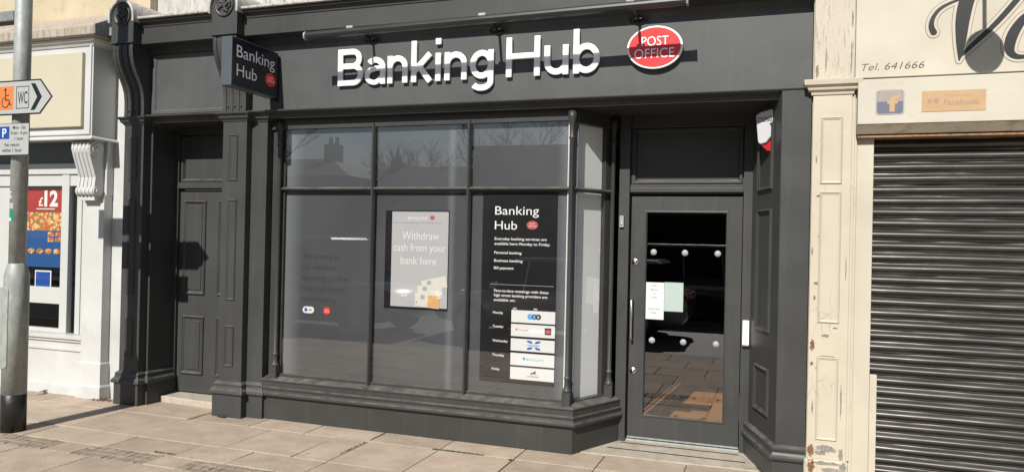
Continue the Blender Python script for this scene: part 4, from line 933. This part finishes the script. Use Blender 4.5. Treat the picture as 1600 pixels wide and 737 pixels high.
# projecting lamp whose round shade throws the shadow
lm = thing('globe_lamp', (1.18, -.1, 3.5), 'round globe lamp on a rod above the cream signboard', 'lamp')
b = MB(); cy = -.85; cz = 2.93+.75*.785
b.lathe((1.235-.75*.075, cy, cz), [(max(.001, .113*math.cos(R(q_))), .113*math.sin(R(q_))) for q_ in range(-90, 86, 8)], 40); b.build('globe', M['letter'], lm)
MB().tube([(1.179, cy, cz+.11), (1.172, cy, cz+.5), (1.17, cy+.1, cz+.58), (1.17, -.1, cz+.6)], .012, 8).build('rod', M['black'], lm)

# ================================================================== POLE AND ITS SIGNS
px_, py_ = -5.885, -1.18
pl = thing('sign_pole', (px_, py_, 0), 'galvanised steel sign pole with wide black painted foot at the left', 'pole')
b = MB(); b.lathe((px_, py_, 0), [(.063, 1.30), (.063, 4.6)], 28); b.build('shaft', M['galv'], pl)
b = MB(); b.lathe((px_, py_, 0), [(.092, .30), (.092, 1.27), (.086, 1.30), (.068, 1.365), (.064, 1.37)], 28); b.build('lower_section', M['galv'], pl)
MB().lathe((px_, py_, 0), [(.0925, 0), (.0935, .302), (.09, .305)], 28).build('foot', M['poleblack'], pl)
# access door on lower section, facing the road
tocam = Vector((.35, -.93, 0)).normalized()
DF = FR((px_-.022, py_, 0), (.93, .10, 0), (0, 0, 1))
b = MB(DF); b.prism(rrect(-.052, .040, .52, 1.18, .03), -.101, -.05, 'y'); b.build('access_door', M['galv'], pl, bevel=.006)
SG = FR((px_, py_, 0), (1, .0, 0), (0, 0, 1))
wc = thing('direction_sign', (-5.9, -1.28, 2.55), 'grey pointed direction sign with disabled symbol and WC on the pole', 'direction sign')
ys = py_-.10
def arrowshape(i): return [(-6.40+i, 2.566+i), (-5.545-i*.4, 2.566+i), (-5.415-i*1.3, 2.70), (-5.545-i*.4, 2.846-i), (-6.40+i, 2.846-i)]
MB().prism(arrowshape(0), ys-.004, ys, 'y').build('border', M['black'], wc, bevel=.001)
MB().prism(arrowshape(.012), ys-.006, ys-.0035, 'y').build('plate', M['reflwhite'], wc)
MB().prism([(-5.645, 2.60), (-5.60, 2.60), (-5.525, 2.703), (-5.60, 2.812), (-5.645, 2.812), (-5.575, 2.703)], ys-.0075, ys-.006, 'y').build('chevron', M['black'], wc)
b = MB(); b.frame(-5.805, -5.665, 2.615, 2.795, [(0, ys-.007), (.006, ys-.007), (.006, ys-.006), (0, ys-.006)]); text(b, 'WC', -5.787, 2.655, .095, ys-.006, x1=-5.682, offset=.012); b.build('lettering', M['inkgrey'], wc)
MB().box(-6.02, -5.835, ys-.007, ys-.006, 2.61, 2.80).build('symbol_field', M['orange'], wc)
b = MB(); yy = ys-.0075
b.prism(ellipse(-5.925, 2.772, .0125, .0125, 14), yy-.0008, yy, 'y')
ribbon(b, [(-5.925, 2.755, .011), (-5.922, 2.72, .011), (-5.920, 2.685, .011)], yy); ribbon(b, [(-5.921, 2.727, .008), (-5.885, 2.727, .008)], yy-.0001)
ribbon(b, [(-5.92, 2.688, .01), (-5.885, 2.688, .01), (-5.872, 2.65, .01), (-5.858, 2.654, .008)], yy-.0002)
ribbon(b, [(-5.937, 2.71, .008), (-5.957, 2.69, .008), (-5.957, 2.65, .008), (-5.93, 2.63, .008), (-5.90, 2.637, .008), (-5.885, 2.665, .008)], yy-.0003)
b.build('wheelchair_symbol', M['inkgrey'], wc)
for z_ in (2.62, 2.79): 
    b = MB(); b.box(px_-.075, px_+.075, ys+.0005, ys+.02, z_-.012, z_+.012); b.lathe((px_, py_, z_), [(.066, -.012), (.069, 0), (.066, .012)], 20); b.build('clamp', M['galv'], wc)
pk = thing('parking_sign', (-5.85, -1.28, 2.24), 'small white parking restriction sign with blue P on the pole', 'parking sign')
MB().prism(rrect(-6.07, -5.655, 2.243, 2.50, .012), ys-.003, ys, 'y').build('border', M['black'], pk)
MB().prism(rrect(-6.066, -5.659, 2.247, 2.496, .010), ys-.005, ys-.0028, 'y').build('plate', M['reflwhite'], pk)
e_ = MB().prism(rrect(-5.985, -5.872, 2.375, 2.475, .008), ys-.0058, ys-.005, 'y').build('blue_square', M['blue'], pk)
mb = MB(); text(mb, 'P', -5.950, 2.39, .068, ys-.0058, offset=.015); mb.build('lettering', M['paper'], e_)
mb = MB(); yy = ys-.005
for ln, xc, z_, cp in (('Mon - Sat', -5.765, 2.453, .025), ('8 am - 6 pm', -5.765, 2.410, .025), ('1 hour', -5.765, 2.364, .025), ('No return', -5.84, 2.314, .027), ('within 1 hour', -5.84, 2.270, .027)): text(mb, ln, xc, z_, cp, yy, align='c', offset=.015)
mb.build('lettering', M['inkgrey'], pk)
MB().box(px_-.075, px_+.075, ys+.0005, ys+.02, 2.36, 2.385).build('clamp', M['galv'], pk)
# stickers curved on the shaft
def wrap(z0, z1, a0, a1, mt_, par, r=.0637):
    vs_ = []; n = 8
    for i in range(n+1):
        a_ = R(a0+(a1-a0)*i/n)
        for z_ in (z0, z1): vs_.append((px_+r*math.cos(a_), py_+r*math.sin(a_), z_))
    return MB().add(vs_, [(2*i, 2*i+2, 2*i+3, 2*i+1) for i in range(n)], True).build('sticker', mt_, par)
s7 = wrap(1.90, 1.955, 248, 268, M['paper'], pl)
tf = FR((px_+.0645*math.cos(R(258)), py_+.0645*math.sin(R(258)), 0), (math.sin(R(78)), -math.cos(R(78)), 0), (0, 0, 1))
mb = MB(tf); text(mb, '7', -.006, 1.912, .03, 0); mb.build('lettering', M['inkgrey'], s7)
wrap(1.815, 1.862, 245, 287, M['reflwhite'], pl); sg = wrap(1.71, 1.80, 243, 287, M['sticker_green'], pl); wrap(1.715, 1.74, 245, 270, M['paper'], pl, .0642)

# ================================================================== small stuff on the pavement
def tuft(name, spots, mt_, label, cat, h=.03, n=30):
    b = MB(); rg = random.Random(hash(name) % 99+n)
    for (x_, y_, rx, ry, k) in spots:
        for i in range(k):
            a_ = rg.uniform(0, 6.28); q = rg.random()**.5; cx, cy_ = x_+rx*q*math.cos(a_), y_+ry*q*math.sin(a_); hh = h*rg.uniform(.4, 1.2); d_ = rg.uniform(0, 6.28); w_ = .003+hh*.08
            lx, ly = math.cos(d_)*w_, math.sin(d_)*w_; ox, oy = rg.uniform(-.6, .6)*hh, rg.uniform(-.6, .6)*hh
            b.add([(cx-lx, cy_-ly, -.004), (cx+lx, cy_+ly, -.004), (cx+ox*.5+lx*.9, cy_+oy*.5+ly*.9, hh*.6), (cx+ox, cy_+oy, hh), (cx+ox*.5-lx*.9, cy_+oy*.5-ly*.9, hh*.6)], [(0, 1, 2, 3, 4)])
    o = b.build(name, mt_); return tag(o, label, cat)
tag(tuft('weeds', [(-7.35, -.03, .12, .03, 60)], M['leaf'], 'pale green weed tuft at the foot of the white stall riser', 'weed', .045), kind='stuff')
tag(tuft('weeds', [(-4.68, -.125, .05, .015, 60)], M['leaf'], 'small green weed at the foot of the middle pilaster', 'weed', .02), kind='stuff')
tag(tuft('moss', [(-2.31, -.29, .22, .006, 260), (-3.09, -.12, .005, .14, 110), (-3.1, -.5, .004, .2, 60), (-1.86, -.33, .03, .02, 40), (-4.3, -1.2, .1, .01, 50), (-4.9, -.22, .02, .12, 30)], M['leaf'], 'green moss growing in the paving joints', 'moss', .010), kind='stuff')
tag(tuft('leaf_litter', [(-6.2, -.04, .16, .04, 90), (-6.0, .05, .1, .06, 60)], M['dryleaf'], 'dry leaves and twigs gathered between the white pilaster and charcoal pilaster', 'leaves', .022), kind='stuff')
b = MB(); rg = random.Random(4)
for i in range(9):
    cx, cy_ = -6.93+rg.uniform(-.05, .05), -.06+rg.uniform(-.04, .04)
    b.add([(cx+rg.uniform(-.035, .035), cy_+rg.uniform(-.03, .03), rg.uniform(.0, .045)) for _ in range(4)], [(0, 1, 2), (0, 2, 3), (1, 2, 3), (0, 1, 3)])
tag(b.build('crumpled_wrapper', M['silver']), 'crumpled pale wrapper lying on the paving by the white shop', 'litter')

# ================================================================== THE OTHER SIDE OF THE STREET (seen in the glass)
M['brick'] = mat('dull_render', (.22, .19, .16), .9, var=.15)
M['roof'] = mat('slate_roof', (.07, .07, .075), .7, var=.2, vscale=8)
M['bark'] = mat('bark', (.07, .055, .04), .9, var=.2, vscale=10)
M['cwin'] = mat('car_glass', (.006, .007, .008), .5, var=0, spec=.0)
M['tyre'] = mat('tyre_rubber', (.015, .015, .015), .8, var=.1)
def car(loc, rz, body, label, suv=True, top=None):
    c = thing('parked_car', loc, label, 'car', 'cars parked in the street'); c.rotation_euler.z = rz
    Lh = 2.25; H = 1.76 if suv else 1.46; belt = 1.02 if suv else .9; wd = .92
    # body by stations along the length: (x, zbottom, ztop, halfwidth)
    st = [(-Lh, .45, .75, .70), (-Lh+.08, .32, .88, .82), (-Lh+.35, .25, belt, .88), (-1.2, .22, belt+.03, wd), (0, .22, belt+.02, wd), (.9, .22, belt, wd), (1.25, .23, belt-.06, .90), (Lh-.45, .26, belt-.13, .87), (Lh-.1, .32, belt-.26, .80), (Lh, .45, belt-.38, .68)]
    vs_ = []; fs_ = []
    for x_, a_, b_, h_ in st:
        vs_ += [(x_, -h_*.8, a_), (x_, -h_, a_+.12), (x_, -h_, (a_+b_)/2+.05), (x_, -h_*.96, b_-.05), (x_, -h_*.86, b_), (x_, h_*.86, b_), (x_, h_*.96, b_-.05), (x_, h_, (a_+b_)/2+.05), (x_, h_, a_+.12), (x_, h_*.8, a_)]
    n = len(st)
    for i in range(n-1):
        for j in range(10): q = (j+1) % 10; fs_.append((i*10+j, i*10+q, i*10+10+q, i*10+10+j))
    mb = MB(); mb.add(vs_, fs_, True); mb.add(vs_, [tuple(range(10)), tuple((n-1)*10+j for j in range(9, -1, -1))])
    def cab(f0, f1, r0, r1, z0, z1, h0, h1):
        return [(f0, -h0, z0), (f1, -h0, z0), (f1, h0, z0), (f0, h0, z0), (r0, -h1, z1), (r1, -h1, z1), (r1, h1, z1), (r0, h1, z1)]
    bx = [(0, 1, 2, 3), (4, 5, 6, 7), (0, 1, 5, 4), (1, 2, 6, 5), (2, 3, 7, 6), (3, 0, 4, 7)]
    def loc_build(mb_, nm, mt_, par, bev=0):
        me_ = bpy.data.meshes.new(nm); me_.from_pydata([tuple(v) for v in mb_.v], [], mb_.f)
        for i in mb_.smooth: me_.polygons[i].use_smooth = True
        b_ = bmesh.new(); b_.from_mesh(me_); bmesh.ops.recalc_face_normals(b_, faces=b_.faces); b_.to_mesh(me_); b_.free()
        me_.materials.append(mt_); o = bpy.data.objects.new(nm, me_); COL.objects.link(o); o.parent = par
        if bev: m_ = o.modifiers.new('b', 'BEVEL'); m_.width = bev; m_.segments = 2
        return o
    loc_build(mb, 'body', body, c)
    fr_, rr_ = (1.15, -2.1) if suv else (1.2, -1.95)
    loc_build(MB().add(cab(rr_, fr_, rr_+.18, .70, belt-.02, H-.05, .84, .66), bx), 'windows', M['cwin'], c, .03)
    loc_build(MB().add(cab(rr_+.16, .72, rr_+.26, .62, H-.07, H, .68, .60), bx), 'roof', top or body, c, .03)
    for x_ in (-.45, .42): 
        for s_ in (-1, 1): loc_build(MB().tube([(x_, s_*.855, belt-.02), (x_-.05, s_*.675, H-.05)], .03, 6), 'pillar', body, c)
    for x_ in (-1.4, 1.4):
        for s_ in (-1, 1):
            t_ = loc_build(MB().lathe((x_, s_*.84, .34), [(.2, -.1), (.34, -.09), (.35, 0), (.34, .09), (.2, .1)], 24, 'y'), 'wheel', M['tyre'], c)
            loc_build(MB().lathe((x_, s_*.84+s_*.085, .34), [(.21, -.02), (.21, .012), (.19, .01), (.05, .022)], 10, 'y'), 'rim', M['galv'], t_)
    for s_ in (-1, 1):
        loc_build(MB().box(Lh-.12, Lh-.02, s_*.62-.14, s_*.62+.14, .62, .76), 'headlight', M['silver'], c, .02)
        loc_build(MB().box(-Lh-.01, -Lh+.06, s_*.62-.1, s_*.62+.1, .7, .86), 'tail_light', M['strobe'], c, .02)
        loc_build(MB().box(.85, 1.0, s_*.98-.08, s_*.98+.08, belt, belt+.13), 'mirror', body, c, .03)
    return c
RZ = -.12
car((-8.35, -6.75, RZ), R(2), mat('dark_blue_car_paint', (.02, .025, .035), .2, var=0, coat=1), 'dark blue estate car parked at the near kerb, reflected in the bay window')
car((-3.75, -7.55, RZ), R(180), mat('silver_car_paint', (.45, .46, .47), .25, metal=.4, var=0, coat=1), 'silver hatchback parked beside the dark estate car, reflected in the corner pane', False)
car((-1.55, -12.0+.5, RZ), R(0), mat('black_car_paint', (.01, .01, .012), .15, var=0, coat=1), 'black off-road car with painted roof highlight at the far kerb, reflected in the door glass', True, mat('car_roof_highlight', (.25, .25, .26), .5))  # roof coloured pale to stand for the highlight on it

def house(name, x0, x1, yf, yb, ze, zr_, label, gable='x', chimney=None, wins=(), cat='house', mt_='brick'):
    h = thing(name, ((x0+x1)/2, yf, 0), label, cat)
    MB().box(x0, x1, yb, yf, -.15, ze).build('wall', M[mt_], h)
    yc = (yf+yb)/2; xc = (x0+x1)/2
    if gable == 'x': MB().prism([(yf+.3, ze-.1), (yc, zr_), (yb-.3, ze-.1)], x0-.2, x1+.2, 'x').build('roof', M['roof'], h)
    elif gable == 'y': MB().prism([(x0-.3, ze-.1), (xc, zr_), (x1+.3, ze-.1)], yb-.2, yf+.2, 'y').build('roof', M['roof'], h)
    elif gable == 'hip':
        MB().add([(x0-.3, yf+.3, ze), (x1+.3, yf+.3, ze), (x1+.3, yb-.3, ze), (x0-.3, yb-.3, ze), (x0+2.6, yc, zr_), (x1-2.6, yc, zr_)], [(0, 1, 5, 4), (1, 2, 5), (2, 3, 4, 5), (3, 0, 4), (3, 2, 1, 0)]).build('roof', M['roof'], h)
    if chimney:
        cx, z0, z1 = chimney; ch = MB().box(cx-.3, cx+.3, yc-.3, yc+.3, z0, z1).build('chimney', M['brick'], h)
        for s_ in (-.16, .16): MB().lathe((cx+s_, yc, z1), [(.10, 0), (.08, .3), (.10, .32)], 10).build('chimney_pot', M['brick'], ch)
    for (wx, wz, ww, wh) in wins:
        f_ = MB().box(wx-ww/2, wx+ww/2, yf, yf+.05, wz, wz+wh).build('window', M['upvc'], h); MB().box(wx-ww/2+.08, wx+ww/2-.08, yf+.05, yf+.06, wz+.08, wz+wh-.08).build('pane', M['cwin'], f_)
    return h
house('house', -26, -16.0, -20, -26, 4.0, 5.05, 'grey gabled house with a two pot chimney across the street, reflected in the left pane', 'hip', (-18.5, 4.7, 5.65), [(-20, 1, 1.2, 1.2), (-18, 1, 1.2, 1.2), (-22.5, 1, 1.2, 1.2)])
house('bungalow', -19.0, -9.8, -21, -27, 3.4, 4.75, 'long low hip roofed bungalow across the street, reflected in the middle pane', 'hip', None, [(-14.5, 1, 1.4, 1.1), (-12, 1, 1.4, 1.1)])
fn = MB().lathe((-15.9, -24, 4.7), [(.35, 0), (.3, .25), (.08, .5), (.03, .9)], 8); fn.build('roof_vent', M['roof'], [o for o in bpy.data.objects if o.name.startswith('bungalow')][0])
h = thing('flat_roofed_building', (-8, -20, 0), 'dark flat roofed building across the street, reflected in the corner pane', 'building')
MB().box(-10.6, -5.6, -26, -20, -.15, 4.95).build('wall', M['roof'], h); MB().box(-10.7, -5.5, -26.1, -19.9, 4.951, 5.05).build('roof', M['roof'], h)
h = thing('dark_shop_building', (0, -17, 0), 'dark fronted shop building across the street, reflected in the door glass', 'building')
MB().box(-5.0, 5.0, -24, -17, -.15, 6.2).build('wall', mat('dark_brick', (.11, .08, .065), .8), h)
f_ = MB().box(-4.5, 4.5, -17, -16.9, .6, 2.5).build('window', M['cwin'], h); MB().box(-4.7, 4.7, -17, -16.85, 2.6, 3.1).build('fascia', mat('navy_fascia', (.01, .015, .04), .4), h)
fe = thing('garden_wall', (-15, -17.5, 0), 'dark boarded garden wall along the far pavement, reflected low in the window', 'wall')
MB().box(-26, -5.2, -17.6, -17.4, -.15, 2.2).build('boards', mat('dark_boards', (.09, .08, .07), .8, var=.2, vscale=2, streak=.3), fe)
def tree(x_, y_, h_, seed, label):
    t_ = thing('bare_tree', (x_, y_, 0), label, 'tree', 'bare trees across the street'); rg = random.Random(seed); tr = MB(); cr_ = MB()
    tr.tube([(x_, y_, -.15), (x_+.05, y_, h_*.2), (x_, y_, h_*.38)], [.2, .15, .12], 8)
    def br(p, d, l, r, n):
        q = p+d*l; (cr_).tube([p, p+d*l*.5+Vector((rg.uniform(-.05, .05),)*3)*l, q], [r, r*.8, r*.6], 4 if n < 3 else 5)
        if n <= 0: return
        for k in range(3 if n > 1 else 4):
            e_ = (d+Vector((rg.uniform(-.75, .75), rg.uniform(-.75, .75), rg.uniform(-.15, .5)))).normalized()
            br(p+d*l*rg.uniform(.45, 1), e_, l*rg.uniform(.6, .82), r*.58, n-1)
    for k in range(5):
        a_ = k*1.26+rg.random(); br(Vector((x_, y_, h_*(.25+.03*k))), Vector((math.cos(a_)*.6, math.sin(a_)*.6, .9)).normalized(), h_*.21, .06, 4)
    tr.build('trunk', M['bark'], t_); cr_.build('crown', M['bark'], t_)
tree(-17.0, -28.5, 8.6, 1, 'round headed bare tree behind the bungalow roof, reflected in the middle pane')
tree(-17.3, -16.0, 7.6, 2, 'bare tree in front of the gabled house, reflected in the leftmost pane')
tree(-11.6, -27.5, 9.6, 5, 'bare tree beside the flat roofed building, reflected in the corner pane')

b = MB(); rg = random.Random(21)
for i in range(420):
    t_ = rg.random(); g_ = abs(rg.gauss(0, .05))
    if t_ < .45: x_, y_ = rg.uniform(-4.3, -1.5), -.01-g_
    elif t_ < .6: x_, y_ = rg.uniform(-5.9, -4.4), -.13-g_
    elif t_ < .75: x_, y_ = rg.uniform(-7.6, -6.0), -.04-g_
    else: x_, y_ = rg.uniform(-6.5, .4), rg.uniform(-1.9, -.1)
    r_ = rg.uniform(.002, .006); q = [(x_+r_*math.cos(a_), y_+r_*math.sin(a_), .001) for a_ in (0, 2.1, 4.2)]
    b.add(q+[(x_, y_, .001+r_)], [(0, 1, 2), (0, 1, 3), (1, 2, 3), (2, 0, 3)])
tag(b.build('grit', mat('pale_grit', (.42, .37, .30), .9)), 'loose pale grit scattered over the paving slabs', 'grit', kind='stuff')
